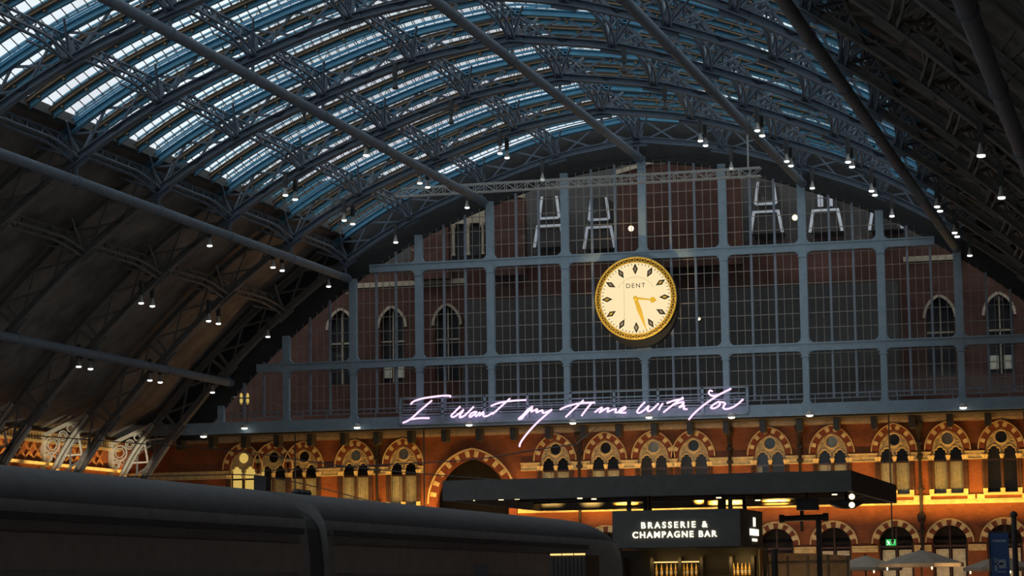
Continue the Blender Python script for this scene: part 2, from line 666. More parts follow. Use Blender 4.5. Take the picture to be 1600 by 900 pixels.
# black gable between roof and glazed screen
GEDGE = -0.92
outer, inner = [], []
s_g = None
for i in range(0, 121):
    s = -SMAX + 2 * SMAX * i / 120
    xo, zo = arch(s, OFF + 0.1)
    xi, zi = arch(s, GEDGE)
    if abs(s) <= S_WALL + .2:
        outer.append((xo, zo))
    if zi > 11.3:
        inner.append((xi, zi))
outer = [(-33.1, 11.2)] + outer + [(33.1, 11.2)]
lp = [(outer[0][0], 11.0)] + outer + [(outer[-1][0], 11.0), (inner[-1][0], 11.0)] + inner[::-1] + [(inner[0][0], 11.0)]
o = link('wall_upper', plate('wall_gable', [lp], 0.30, M['gable']))
o.location = (0, 0.20, 0)
tag(o, 'black boarded gable arching over the glazed screen', kind='structure')


# ------------------------------------------------------------------ glazed end screen
scr = empty('window_1', (0, 0, 0))
tag(scr, 'huge arched glazed screen of blue steel behind the clock', kind='structure')
COLX = [-25.6, -21.5, -17.35, -13.32, -9.01, -4.56, -0.03, 4.58, 9.03, 13.32, 17.49, 21.75, 25.9]
ZG, ZL, ZU = 11.9, 15.1, 20.66


def open_z(x):
    """height of the arched opening above x"""
    best = 11.3
    for (a, b), (c, d) in zip(inner, inner[1:]):
        if min(a, c) <= x <= max(a, c) and abs(c - a) > 1e-6:
            best = max(best, b + (d - b) * (x - a) / (c - a))
    return best


for x in COLX:
    top = open_z(x) + 0.25
    if top < 12.2:
        continue
    mb = MB()
    for (za, zb, hw) in ((11.5, ZL, 0.17), (ZL, ZU, 0.215), (ZU, 40, 0.215)):
        if za < top:
            mb.box(x - hw, x + hw, -0.22, 0.12, za, min(zb, top))
    for z in (ZL, ZU):
        if z + 0.6 < top:          # rounded haunches either side at each crossing
            for sx in (-1, 1):
                for sz in (-1, 1):
                    hw = 0.17 if (z == ZL and sz < 0) else 0.215
                    R = 0.34
                    cx, cz = x + sx * (hw + R), z + sz * (0.23 + R)
                    lp = [(x + sx * (hw - 0.02), z + sz * 0.21)]
                    for k in range(7):
                        t = PI / 2 * k / 6
                        lp.append((cx - sx * R * math.sin(t), cz - sz * R * math.cos(t)))
                    lp = [lp[0]] + lp[1:]
                    mb.prism(lp, -0.18, 0.08)
            mb.box(x - 0.25, x + 0.25, -0.26, 0.12, z - 0.56, z - 0.50)
    if open_z(x) > 13:
        for sx in (-1, 1):
            lp = [(x + sx * 0.16, ZG + 0.02)]
            for k in range(7):
                t = PI / 2 * k / 6
                lp.append((x + sx * (0.17 + 0.3) - sx * 0.3 * math.sin(t), ZG + 0.32 - 0.3 * math.cos(t)))
            mb.prism(lp, -0.18, 0.08)
    mb.build('steel_column', M['screen'], scr)

for z, h in ((ZL, 0.23), (ZU, 0.23)):
    xs = [a for a, b in inner if b > z]
    mb = MB()
    mb.box(min(xs) - 0.4, max(xs) + 0.4, -0.20, 0.10, z - h, z + h)
    mb.box(min(xs) - 0.4, max(xs) + 0.4, -0.26, -0.20, z + h - 0.08, z + h)
    mb.build('steel_transom', M['screen'], scr)

# secondary mullions, fine glazing bars and glass of each panel
for tier, (za, zb) in enumerate(((12.25, ZL - 0.23), (ZL + 0.23, ZU - 0.23), (ZU + 0.23, 40))):
    for a, b in zip(COLX, COLX[1:]):
        xa, xb = a + 0.21, b - 0.21
        zt = min(zb, max(open_z(xa), open_z(xb), open_z((xa + xb) / 2)))
        if zt < za + 0.3:
            continue
        mb, fb = MB(), MB()
        wd = (xb - xa) / 3
        for k in range(0, 10):
            x = xa + (xb - xa) * k / 9
            top = min(zt, open_z(x) + 0.1)
            if top < za + 0.1:
                continue
            if k in (3, 6):
                mb.box(x - 0.06, x + 0.06, -0.10, 0.06, za, top)
            elif k not in (0, 9):
                fb.box(x - 0.015, x + 0.015, -0.02, 0.02, za, top)
        z = za + 0.83
        while z < zt - 0.1:
            xl, xr = xa, xb
            while open_z(xl) < z and xl < xb:
                xl += 0.1
            while open_z(xr) < z and xr > xa:
                xr -= 0.1
            if xr > xl:
                fb.box(xl, xr, -0.022, 0.022, z - 0.02, z + 0.02)
            z += 0.83
        if fb.v:
            fb.build('glazing_bars', M['bar'], scr)
        if mb.v:
            mb.build('window_mullion', M['mull'], scr)
        g = MB()
        n = 6
        for k in range(n):
            x0, x1 = xa + (xb - xa) * k / n, xa + (xb - xa) * (k + 1) / n
            z0, z1 = min(zt, open_z(x0) + .05), min(zt, open_z(x1) + .05)
            if max(z0, z1) > za:
                g.quad((x0, 0.03, za), (x1, 0.03, za), (x1, 0.03, max(za, z1)), (x0, 0.03, max(za, z0)))
        g.build('glass_pane', M['screen_pane'], scr)

# gantry at the foot of the screen
ga = MB()
ga.box(-32.2, 32.2, -0.45, 1.1, 11.62, 11.92)
ga.box(-32.2, 32.2, -0.52, -0.45, 11.32, 11.95)
ga.box(-32.2, 32.2, -0.58, -0.45, 11.28, 11.38)
ga.build('gantry_beam', M['screen'], scr)
ga = MB()
ga.box(-32.2, 32.2, 0.0, 1.45, 11.22, 11.32)
ga.build('gantry_soffit', M['iron'], scr)
for i in range(27):
    x = -31.4 + i * 2.06 + 0.7
    b = MB()
    b.prism([(x - .16, 11.25), (x + .16, 11.25), (x + .16, 10.62), (x + .1, 10.5), (x - .1, 10.5), (x - .16, 10.62)], 0.75, 1.5)
    b.build('gantry_bracket', M['iron'], scr)
# low rail in the foot of the screen
lr = MB()
lr.box(-25, 26, -0.12, -0.06, 12.45, 12.52)
lr.box(-25, 26, -0.12, -0.06, 12.2, 12.25)
for i in range(34):
    x = -25 + i * 1.5
    if open_z(x) > 12.6:
        lr.box(x - .025, x + .025, -0.11, -0.07, 11.9, 12.5)
lr.build('guard_rail', M['mull'], scr)

# ------------------------------------------------------------------ hotel wall under the screen
WY = 1.8
SPR, SILL = 9.3, 6.85
WIN = [(-24.95, 'lit'), (-23.05, 'cur'), (-21.12, 'cur'), (-17.9, 'cur'), (-14.95, 'cur'), (-5.8, 'cur'), (-2.85, 'cur'), (-0.05, 'drk'),
       (2.25, 'drk'), (6.6, 'half'), (10.08, 'cur'), (13.52, 'cur'), (16.44, 'cur'), (19.35, 'drk')]


def parch(hw, rise, z, n=10, cx=0):
    """pointed arch, left springing to right springing"""
    R = (hw * hw + rise * rise) / (2 * hw)
    c = hw - R
    a1 = math.asin(min(1, rise / R))
    L = [(cx - (c + R * math.cos(a1 * k / n)), z + R * math.sin(a1 * k / n)) for k in range(n + 1)]
    Rr = [(2 * cx - x, zz) for x, zz in L[:-1]][::-1]
    return L + Rr


def win_scale(kx):
    return 1.0


HWO, RISE = 1.22, 1.52           # outside of the voussoirs
RG = (HWO ** 2 + RISE ** 2) / (2 * HWO)
HWI = HWO - 0.34
RISEI = math.sqrt((RG - 0.34) ** 2 - (RG - HWO) ** 2)

BIG = (-10.75, 7.0, 2.62, 3.08)
LOW = [6.83, 10.04, 13.46, 16.38, 19.34, 3.5, 0.3, -2.9, -6.1]
loops = [[(-32.6, 0), (32.6, 0), (32.6, 11.9), (-32.6, 11.9)]]
for cx, k in WIN:
    loops.append([(cx - HWI, SILL)] + parch(HWI, RISEI, SPR, 8, cx) + [(cx + HWI, SILL)])
bx, bz, bw, br = BIG
loops.append([(bx - bw + .45, 0.1)] + parch(bw - .45, br - .5, bz, 10, bx) + [(bx + bw - .45, 0.1)])
for cx in LOW:
    loops.append([(cx - .95, 0.1)] + [(cx - .95 * math.cos(PI * k / 14), 4.25 + .93 * math.sin(PI * k / 14)) for k in range(15)] + [(cx + .95, 0.1)])
o = link('wall_back', plate('wall_back', loops, 0.4, M['brick']))
o.location = (0, WY + 0.2, 0)
tag(o, 'orange lit brick hotel wall with arched windows under the screen', kind='structure')

# string courses
tr = MB()
edges = sorted([(cx - HWI - .05, cx + HWI + .05) for cx, k in WIN] + [(bx - bw - .3, bx + bw + .3)])
prev = -32.3
for a, b in edges + [(32.3, 33)]:
    if a - prev > 0.15:
        tr.box(prev, a, WY - .10, WY, 8.80, 9.12)
        tr.box(prev - .02, a + .02, WY - .17, WY, 9.12, 9.22)
        tr.box(prev - .02, a + .02, WY - .14, WY, 8.75, 8.82)
        n = max(1, int((a - prev) / .22))
        for i in range(n):
            x = prev + (a - prev) * (i + .5) / n
            tr.box(x - .06, x + .06, WY - .135, WY, 8.88, 9.04)
    prev = b
tag(tr.build('trim_2', M['stone']), 'carved sandstone band at the springing of the hotel windows', kind='structure')
tr = MB()
for (a, b) in ((-32.3, bx - bw - .1), (bx + bw + .1, 32.3)):
    tr.box(a, b, WY - .22, WY, 6.34, 6.50)
    tr.box(a, b, WY - .14, WY, 6.50, 6.60)
tag(tr.build('trim_3', M['stone']), 'plain sandstone ledge between the two rows of hotel windows', kind='structure')
tr = MB()
for (a, b) in ((bx + bw + .1, LOW[-1] - 1), *[(sorted(LOW)[i] + 1.0, sorted(LOW)[i + 1] - 1.0) for i in range(len(LOW) - 1)], (LOW[4] + 1, 32.3)):
    tr.box(a, b, WY - .12, WY, 3.78, 4.05)
    tr.box(a, b, WY - .18, WY, 4.05, 4.13)
    n = int((b - a) / .25)
    for i in range(n):
        x = a + (b - a) * (i + .5) / n
        tr.box(x - .07, x + .07, WY - .16, WY, 3.84, 3.99)
tag(tr.build('trim_4', M['stone']), 'carved sandstone band along the ground floor arches', kind='structure')
tr = MB()
tr.box(-32.3, 32.3, WY - .30, WY, 11.0, 11.22)
tr.box(-32.3, 32.3, WY - .16, WY, 10.88, 11.0)
tag(tr.build('trim_5', M['ustone']), 'pale sandstone cornice under the steel gantry', kind='structure')


def ring_mesh(hw, rise, th, z, nseg, y0, y1, hood=0.07):
    """alternating voussoirs (slot 0 brick, 1 stone)"""
    R = (hw * hw + rise * rise) / (2 * hw)
    c = hw - R
    a1 = math.asin(min(1, rise / R))
    mb = MB()
    for sg in (-1, 1):
        ks = [1.35 if q % 2 == 0 else 0.85 for q in range(nseg)]
        if nseg % 2 == 0:
            ks.append(0.6)
        tot, acc = sum(ks), 0.0
        for k, kw in enumerate(ks):
            t0, t1 = a1 * acc / tot, a1 * (acc + kw) / tot
            acc += kw
            mb.cur = 1 if (k % 2 == 1) else 0
            def block(ra_, rb_, ya):
                lp = [(sg * (c + ra_ * math.cos(t)), z + ra_ * math.sin(t)) for t in (t0, (t0 + t1) / 2, t1)]
                lp += [(sg * max(0.0, (c + rb_ * math.cos(t))), z + rb_ * math.sin(t)) for t in (t1, (t0 + t1) / 2, t0)]
                mb.prism(lp, ya, y1)
            if mb.cur:
                block(R - th * .10, R - th * .92, y0 - .02)
                mb.cur = 0
                block(R - th * .92, R - th, y0)
                block(R, R - th * .10, y0)
            else:
                block(R, R - th, y0)
    return mb


def hood_mesh(hw, rise, z, th, y0, y1):
    R = (hw * hw + rise * rise) / (2 * hw)
    c = hw - R
    a1 = math.asin(min(1, rise / R))
    mb = MB()
    n = 10
    for sg in (-1, 1):
        for k in range(n):
            t0, t1 = a1 * k / n, a1 * (k + 1) / n
            lp = [(sg * (c + R * math.cos(t0)), z + R * math.sin(t0)), (sg * (c + R * math.cos(t1)), z + R * math.sin(t1)),
                  (sg * max(0, c + (R + th) * math.cos(t1)), z + (R + th) * math.sin(t1)),
                  (sg * (c + (R + th) * math.cos(t0)), z + (R + th) * math.sin(t0))]
            mb.prism(lp, y0, y1)
    return mb


def lancet(cx, hw, zb, zs):
    """cusped lancet light"""
    R = hw * 1.28
    c = hw - R
    a1 = math.acos(max(-1, min(1, -c / R)))
    pts = [(cx - hw, zb)]
    for k in range(9):
        t = a1 * k / 8
        cusp = .055 if k in (2, 5) else 0.0
        rr = R - cusp
        pts.append((cx - (c + rr * math.cos(t)), zs + rr * math.sin(t)))
    pts[-1] = (cx, zs + math.sqrt(R * R - c * c))
    right = [(2 * cx - x, z) for x, z in pts[:-1]][::-1]
    return pts + right


LHW = 0.355
mesh_ring = ring_mesh(HWO, RISE, .30, SPR, 6, WY - .12, WY + .02).mesh('voussoir_arch', [M['lbrick'], M['stone']])
mesh_hood = hood_mesh(HWO, RISE, SPR, .05, WY - .2, WY + .02).mesh('hood_mould', M['stone'])
mesh_hood2 = hood_mesh(HWI - .02, RISEI - .02, SPR, .05, WY - .06, WY + .1).mesh('inner_mould', M['lbrick'])
circ = [(.31 * math.cos(2 * PI * k / 20), 9.96 + .31 * math.sin(2 * PI * k / 20)) for k in range(20)]
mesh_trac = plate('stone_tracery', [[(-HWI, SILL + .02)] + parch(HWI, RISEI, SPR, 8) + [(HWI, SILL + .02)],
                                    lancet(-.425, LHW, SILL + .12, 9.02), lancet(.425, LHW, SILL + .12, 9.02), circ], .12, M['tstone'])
# raised rim round the oculus and lights
rim = MB()
ring = [(.37 * math.cos(2 * PI * k / 20), 0, 9.96 + .37 * math.sin(2 * PI * k / 20)) for k in range(21)]
rim.path(ring, .045, 6)
for s in (-1, 1):
    lc_ = [(x, 0, z) for x, z in lancet(s * .425, LHW + .055, 8.8, 9.02)]
    rim.path(lc_, .04, 5)
rim.path([(x * .93, 0, (z - SPR) * .93 + SPR) for x, z in parch(HWI, RISEI, SPR, 8)], .035, 5)
for sx in (-1, 1):
    rim.path([(sx * .56 + .1 * math.cos(2 * PI * k / 8), 0, 9.72 + .1 * math.sin(2 * PI * k / 8)) for k in range(9)], .03, 5)
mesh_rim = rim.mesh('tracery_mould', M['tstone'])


def shaft(x):
    mb = MB()
    mb.lathe([(.11, 6.95), (.10, 7.05), (.085, 7.1), (.085, 8.75)], (x, 0, 0), 8)
    return mb


mesh_shaft = shaft(0).mesh('column_shaft', M['shaft'])
cap = MB()
cap.lathe([(.07, 8.72), (.09, 8.8), (.13, 8.92), (.14, 8.98), (.14, 9.02)], (0, 0, 0), 8)
mesh_cap = cap.mesh('column_capital', M['stone'])
sill = MB()
sill.box(-1.02, 1.02, WY - .22, WY + .15, SILL - .07, SILL + .06)
for x in (-.93, 0, .93):
    sill.box(x - .12, x + .12, WY - .2, WY + .1, SILL + .06, SILL + .3)
for x in (-1.2, 1.2):
    sill.box(x - .2, x + .2, WY - .16, WY + .05, 6.6, 6.84)
mesh_sill = sill.mesh('sandstone_sill', M['stone'])
gp = MB()
gp.box(-HWI, HWI, .0, .012, SILL, 10.5)
mesh_gp = gp.mesh('glass_pane', M['pane'])


def curtain_mesh(w0, w1, z0, z1, y):
    mb = MB()
    n = 26
    P = []
    for k in range(n + 1):
        x = w0 + (w1 - w0) * k / n
        P.append((x, y + .035 * math.sin(k * 1.9) + .015 * math.sin(k * 3.1)))
    for (xa, ya), (xb, yb) in zip(P, P[1:]):
        mb.quadbox([(xa, ya, z0), (xb, yb, z0), (xb, yb + .01, z0), (xa, ya + .01, z0), (xa, ya, z1), (xb, yb, z1), (xb, yb + .01, z1), (xa, ya + .01, z1)])
    return mb.mesh('net_curtain', M['curtain'])


mesh_cur = {-1: curtain_mesh(-.8, -.06, SILL + .1, 8.72, WY + .26), 1: curtain_mesh(.06, .8, SILL + .1, 8.72, WY + .26)}
mesh_half = {-1: curtain_mesh(-.8, -.5, SILL + .1, 8.75, WY + .26), 1: curtain_mesh(.06, .8, SILL + .1, 8.2, WY + .26)}
ob = MB()
ob.lathe([(.36, 0), (.36, .012)], (0, WY + .24, 9.96), 20, 'Y')
mesh_ob = ob.mesh('oculus_blind', M['curtain'])
box5 = MB()
box5.box(-1.0, 1.0, WY + .9, WY + .95, SILL - .1, 10.7)
mesh_room = box5.mesh('room_back', M['darkroom'])
mesh_lit = box5.mesh('lit_room_back', M['roomlit'])
rl = MB()
rl.box(-HWI, HWI, WY + .175, WY + .20, 8.66, 8.76)
rl.box(-.05, .05, WY + .175, WY + .20, SILL, 9.0)
mesh_sash = rl.mesh('window_sash', M['shaft'])
for i, (cx, kind) in enumerate(WIN):
    e = empty('window_%d' % (i + 2), (cx, 0, 0))
    lab = {'lit': 'pointed hotel window glowing yellow from a lit room', 'cur': 'pointed hotel window with cream net curtains',
           'drk': 'pointed hotel window with bare dark glass', 'half': 'pointed hotel window with half drawn curtains and dark oculus'}[kind]
    tag(e, '%s, %s from the left in the upper row' % (lab, ORD[i + 1]), kind='structure')
    link('voussoir_arch', mesh_ring, e)
    link('hood_mould', mesh_hood, e)
    link('inner_mould', mesh_hood2, e)
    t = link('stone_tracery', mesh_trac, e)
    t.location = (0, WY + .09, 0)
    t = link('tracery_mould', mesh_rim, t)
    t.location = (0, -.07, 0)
    for x, y in ((-1.0, WY - .06), (-.86, WY + .0), (0, WY + .02), (.86, WY + .0), (1.0, WY - .06)):
        t = link('column_shaft', mesh_shaft, e)
        t.location = (x, y, 0)
        c = link('column_capital', mesh_cap, t)
    link('sandstone_sill', mesh_sill, e)
    t = link('glass_pane', mesh_gp, e)
    t.location = (0, WY + .16, 0)
    link('window_sash', mesh_sash, e)
    if kind == 'cur':
        link('net_curtain', mesh_cur[-1], e)
        link('net_curtain', mesh_cur[1], e)
    if i in (3, 4, 7, 10, 12):
        t = link('oculus_blind', mesh_ob, e)
    if kind == 'half':
        link('net_curtain', mesh_half[-1], e)
        link('net_curtain', mesh_half[1], e)
    link('room_back', mesh_lit if kind == 'lit' else mesh_room, e)

# the great archway
e = empty('door_1', (bx, 0, 0))
tag(e, 'great pointed archway in the hotel wall beside the dark canopy', kind='structure')
ring_mesh(bw, br, .44, bz, 12, WY - .14, WY + .02).build('voussoir_arch', [M['lbrick'], M['stone']], e)
hood_mesh(bw, br, bz, .09, WY - .24, WY + .02).build('hood_mould', M['stone'], e)
hood_mesh(bw - .5, br - .56, bz, .1, WY - .1, WY + .2).build('inner_mould', M['lbrick'], e)
b = MB()
for s in (-1, 1):
    b.box(*sorted((s * (bw - .44), s * (bw + .05))), WY - .14, WY + .05, 0, bz)
b.build('arch_jamb', M['lbrick'], e)
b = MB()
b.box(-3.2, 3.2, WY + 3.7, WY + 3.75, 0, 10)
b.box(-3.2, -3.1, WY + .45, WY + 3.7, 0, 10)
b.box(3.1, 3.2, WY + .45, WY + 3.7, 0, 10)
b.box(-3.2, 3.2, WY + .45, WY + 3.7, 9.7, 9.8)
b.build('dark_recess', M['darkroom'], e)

# ground floor arches
lowring = MB()
for k in range(13):
    t0, t1 = PI * k / 13, PI * (k + 1) / 13
    lowring.cur = k % 2
    lp = [(-r * math.cos(t), 4.25 + .98 * r * math.sin(t)) for r, t in ((1.26, t0), (1.26, (t0 + t1) / 2), (1.26, t1), (.95, t1), (.95, (t0 + t1) / 2), (.95, t0))]
    lowring.prism(lp, WY - .1, WY + .02)
mesh_lr = lowring.mesh('voussoir_arch', [M['lbrick'], M['stone']])
lh = MB()
lh.path([(-1.3 * math.cos(PI * k / 16), WY - .1, 4.25 + 1.27 * math.sin(PI * k / 16)) for k in range(17)], .05, 6)
mesh_lh = lh.mesh('hood_mould', M['stone'])
lf = MB()
lf.box(-.95, .95, WY + .18, WY + .26, 4.0, 4.12)
lf.box(-.04, .04, WY + .18, WY + .26, 0, 5.2)
for s in (-1, 1):
    lf.box(*sorted((s * .95, s * .86)), WY + .18, WY + .26, 0, 4.2)
mesh_lf = lf.mesh('window_frame', M['shaft'])
lb = MB()
lb.box(-1.0, 1.0, WY + .8, WY + .85, 0, 5.3)
mesh_lb = lb.mesh('room_back', M['darkroom'])
lc = MB()
for s in (-1, 1):
    lc.box(*sorted((s * .1, s * .8)), WY + .34, WY + .36, 1.0, 3.9)
mesh_lc = lc.mesh('cream_blind', M['curtain'])
mesh_lc_half = MB().box(.1, .8, WY + .34, WY + .36, 1.0, 3.9).mesh('cream_blind', M['curtain'])
for i, cx in enumerate(sorted(LOW)):
    if cx < -5:
        continue
    e = empty('window_%d' % (20 + i), (cx, 0, 0))
    tag(e, 'round brick and stone arch on the hotel ground floor, %s from the left' % ORD[i], kind='structure')
    link('voussoir_arch', mesh_lr, e)
    link('hood_mould', mesh_lh, e)
    link('window_frame', mesh_lf, e)
    link('room_back', mesh_lb, e)
    if cx > 9:
        link('cream_blind', mesh_lc if abs(cx - 13.4) > 1.2 or True else mesh_lc_half, e)

# ------------------------------------------------------------------ hotel front seen through the screen
UY = 9.0
loops = [[(-33, 0), (33, 0), (33, 22.4), (-33, 22.4)]]
UW = [(-21.3, 16.0), (-17.95, 16.0), (-14.4, 16.0), (15.6, 15.2), (19.0, 15.2)]
for cx, z in UW:
    loops.append([(cx - .8, z - 1.2)] + parch(.8, 1.2, z + 2.2, 8, cx) + [(cx + .8, z - 1.2)])
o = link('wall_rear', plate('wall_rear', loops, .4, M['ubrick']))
o.location = (0, UY + .2, 0)
tag(o, 'dull red brick hotel front behind the glazed screen', kind='structure')
tr = MB()
for a, b in ((-33, -13.2), (13.6, 33)):
    tr.box(a, b, UY - .15, UY, 20.75, 21.05)
for cx, z in UW:
    pass
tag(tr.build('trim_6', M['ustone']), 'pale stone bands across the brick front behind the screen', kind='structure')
for i, (cx, z) in enumerate(UW):
    e = empty('window_%d' % (40 + i), (cx, 0, 0))
    tag(e, 'tall dark arched window behind the glazed screen, %s from the left' % ORD[i + 1], kind='structure')
    hood_mesh(.82, 1.22, z + 2.2, .16, UY - .12, UY + .05).build('arch_surround', M['ustone'], e)
    b = MB()
    b.box(-.9, .9, UY + .45, UY + .5, z - 1.3, z + 3.6)
    b.build('dark_glass', M['darkroom'], e)
    b = MB()
    b.box(-.04, .04, UY + .2, UY + .3, z - 1.2, z + 3.3)
    b.box(-.8, .8, UY + .2, UY + .3, z + 1.3, z + 1.4)
    b.build('window_frame', M['ustone'], e)
    if i in (1, 4):
        b = MB()
        for s in (-1, 1):
            b.box(*sorted((s * .15, s * .65)), UY + .36, UY + .38, z - .9, z - .1)
        b.build('net_curtain', M['curtain'], e)
# terrace roof, slate slope, and a dark slope for the unlit middle
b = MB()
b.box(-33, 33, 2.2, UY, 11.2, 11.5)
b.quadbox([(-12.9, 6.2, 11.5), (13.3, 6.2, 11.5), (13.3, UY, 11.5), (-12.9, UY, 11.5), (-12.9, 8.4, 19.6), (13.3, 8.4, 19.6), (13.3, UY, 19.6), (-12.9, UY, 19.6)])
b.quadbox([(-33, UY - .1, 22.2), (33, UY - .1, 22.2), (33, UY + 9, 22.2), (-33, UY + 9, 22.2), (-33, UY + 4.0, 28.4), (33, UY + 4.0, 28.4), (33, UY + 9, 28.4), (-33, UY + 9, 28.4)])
tag(b.build('wall_far', M['slateroof']), 'slate hotel roof and added dark slope behind the screen', kind='structure')
# brick gables rising through the slate
for (x0, x1, z1, lab) in ((-16.4, -14.0, 25.2, 'red brick chimney breast left of the paired stone window'), (-11.6, -9.2, 25.8, 'red brick gable behind the screen left of the dormers'),
                          (-3.3, 4.2, 26.9, 'wide red brick gable above the clock behind the glass')):
    b = MB()
    xm = (x0 + x1) / 2
    b.prism([(x0, 21), (x1, 21), (x1, z1), (xm, z1 + (x1 - x0) * .12), (x0, z1)], UY - .9, UY - .1)
    e = empty('hotel_gable', (0, 0, 0))
    tag(e, lab, 'gable', 'brick gables behind the screen')
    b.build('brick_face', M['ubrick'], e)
    b = MB()
    b.bar((x0 - .1, UY - .95, z1), (xm, UY - .95, z1 + (x1 - x0) * .12), .3, .25)
    b.bar((x1 + .1, UY - .95, z1), (xm, UY - .95, z1 + (x1 - x0) * .12), .3, .25)
    b.build('stone_coping', M['ustone'], e)
# paired stone window
e = empty('stone_window', (-12.8, UY - .62, 22.4))
tag(e, 'paired dark window with pale stone columns behind the screen, upper left', 'window')
b = MB()
for x in (-.95, 0, .95):
    b.lathe([(.13, 0), (.1, .15), (.09, 1.6), (.2, 1.85), (.2, 1.95)], (x, 0, 0), 8)
b.build('stone_column', M['ustone'], e)
b = MB()
b.box(-1.15, 1.15, -.15, .4, 1.95, 2.2)
b.box(-1.1, 1.1, -.1, .4, 2.2, 2.75)
b.build('stone_lintel', M['ustone'], e)
b = MB()
b.box(-1.0, 1.0, .2, .4, 0, 1.95)
b.build('dark_glass', M['darkroom'], e)

# dormers with white frames on the slate
DORM = [(-7.55, 22.6, 'white'), (-4.45, 22.35, 'white'), (5.72, 22.75, 'white'), (9.25, 22.65, 'white'), (12.75, 22.6, 'white')]
for i, (x, z, k) in enumerate(DORM):
    e = empty('dormer_window', (x, UY - 1.0, z))
    tag(e, 'white framed dormer window on the slate roof, %s from the left' % ORD[i + 1], 'dormer', 'dormers behind the screen')
    b = MB()
    b.bar((-.95, 0, 0), (-.72, 0, 1.3), .17, .14, (0, 1, 0))
    b.bar((.95, 0, 0), (.72, 0, 1.3), .17, .14, (0, 1, 0))
    b.bar((-.80, 0, 1.28), (.80, 0, 1.28), .14, .15, (0, 1, 0))
    if i in (0, 1, 2):
        b.bar((-.62, .02, 1.75), (-.45, .1, 3.1), .15, .12, (0, 1, 0))
        b.bar((.62, .02, 1.75), (.45, .1, 3.1), .15, .12, (0, 1, 0))
        b.bar((-.6, .0, 1.75), (.6, .0, 1.75), .14, .14, (0, 1, 0))
    if i == 3:
        for s in (-.28, .28):
            b.box(s - .16, s + .16, -.05, .1, 1.5, 2.6)
    b.build('white_frame', M['white'], e)
    b = MB()
    b.prism([(-.95, 0), (.95, 0), (.72, 1.3), (-.72, 1.3)], .08, 1.4)
    b.prism([(-.6, 1.3), (.6, 1.3), (.42, 3.1), (-.42, 3.1)], .12, 2.4)
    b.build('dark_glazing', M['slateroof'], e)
light('SPOT', (-6.0, 2.5, 19.0), (-6.0, 8.2, 24.0), 260, (0.9, 0.93, 1.0), .3, spot=1.1, name='dormer_fill')  # spots added to lift the white dormer frames, no fixture there
light('SPOT', (8.5, 2.5, 19.0), (8.5, 8.2, 24.0), 420, (0.9, 0.93, 1.0), .3, spot=1.3, name='dormer_fill')
for px, py, lab in ((986, 357, 'warm globe lamp behind the screen above the clock'), (1242, 340, 'warm globe lamp behind the screen between two dormers'),
                    (1092, 498, 'small warm lamp behind the glass right of the clock')):
    p = at(px, py, UY - 2.4 if py < 400 else 5.0)
    e = empty('globe_lamp', p)
    tag(e, lab, 'lamp', 'globe lamps behind the screen')
    r = .17 if py < 400 else .1
    b = MB()
    b.lathe([(.02, -r)] + [(r * math.sin(PI * k / 6), -r * math.cos(PI * k / 6)) for k in range(1, 6)] + [(.02, r)], (0, 0, 0), 10)
    b.build('globe', M['warmlit'], e)
    b = MB()
    b.tube((0, 0, r), (0, 0, r + .3), .03, 6)
    b.bar((0, 0, r + .3), (0, 1.4 if py < 400 else 1.2, r + .5), .05)
    b.build('lamp_arm', M['iron'], e)

for px, py, lab in ((377, 624, 'yellow lantern behind the glass at the foot of the screen, beside the dark gable'), (387, 624, 'yellow lantern behind the glass, second from the dark gable')):
    p = at(px, py, 2.6)
    e = empty('wall_lantern', p)
    tag(e, lab, 'lamp', 'yellow lanterns behind the screen')
    b = MB()
    b.lathe([(.04, -.30), (.09, -.2), (.10, .0), (.05, .04)], (0, 0, 0), 8)
    b.lathe([(.05, .1), (.10, .15), (.08, .30), (.03, .38)], (0, 0, 0), 8)
    b.build('glowing_glass', M['roomlit'], e)
    b = MB()
    b.lathe([(.08, .04), (.08, .11)], (0, 0, 0), 8)
    b.box(-.02, .02, -.02, .02, -1.0 - (p.z - 12.6), -.30)
    b.build('lantern_frame', M['iron'], e)

# ------------------------------------------------------------------ roof ribs
def lattice_panel(mb, sa, sb, y):
    p = lambda s, o: (arch(s, o)[0], y, arch(s, o)[1])
    mb.bar(p(sa, .12), p(sb, DEPTH - .12), .10, .10, (0, 1, 0))
    mb.bar(p(sa, DEPTH - .12), p(sb, .12), .10, .10, (0, 1, 0))


rib0 = empty('roof_arch', (0, Y0, 0))
lo, up, la, po = MB(), MB(), MB(), MB()
SB = NODE_S[4] + .3          # below the glazing the arches change to a browner tone
for c0, sa, sb in ((0, -SB, SB), (1, -SMAX, -SB), (1, SB, SMAX)):
    lo.cur = up.cur = c0
    sweep(lo, sa, sb, .55, 0.0, .06, -.22, .22)
    sweep(lo, sa, sb, .55, 0.16, .28, -.05, .05)
    sweep(lo, sa, sb, .55, 0.30, .05, -.17, .17)
    ua, ub = max(sa, -SMAX + 3), min(sb, SMAX - 3)
    sweep(up, ua, ub, .55, DEPTH, .26, -.07, .07)
    sweep(up, ua, ub, .55, DEPTH + .13, .05, -.19, .19)
    sweep(up, ua, ub, .55, DEPTH - .13, .05, -.19, .19)
for a, b in zip(NODES, NODES[1:]):
    g = .32
    a2, b2 = a + g, b - g
    mid = (a2 + b2) / 2
    la.cur = 1 if abs(a + b) / 2 > SB else 0
    lattice_panel(la, a2, mid, 0)
    lattice_panel(la, mid, b2, 0)
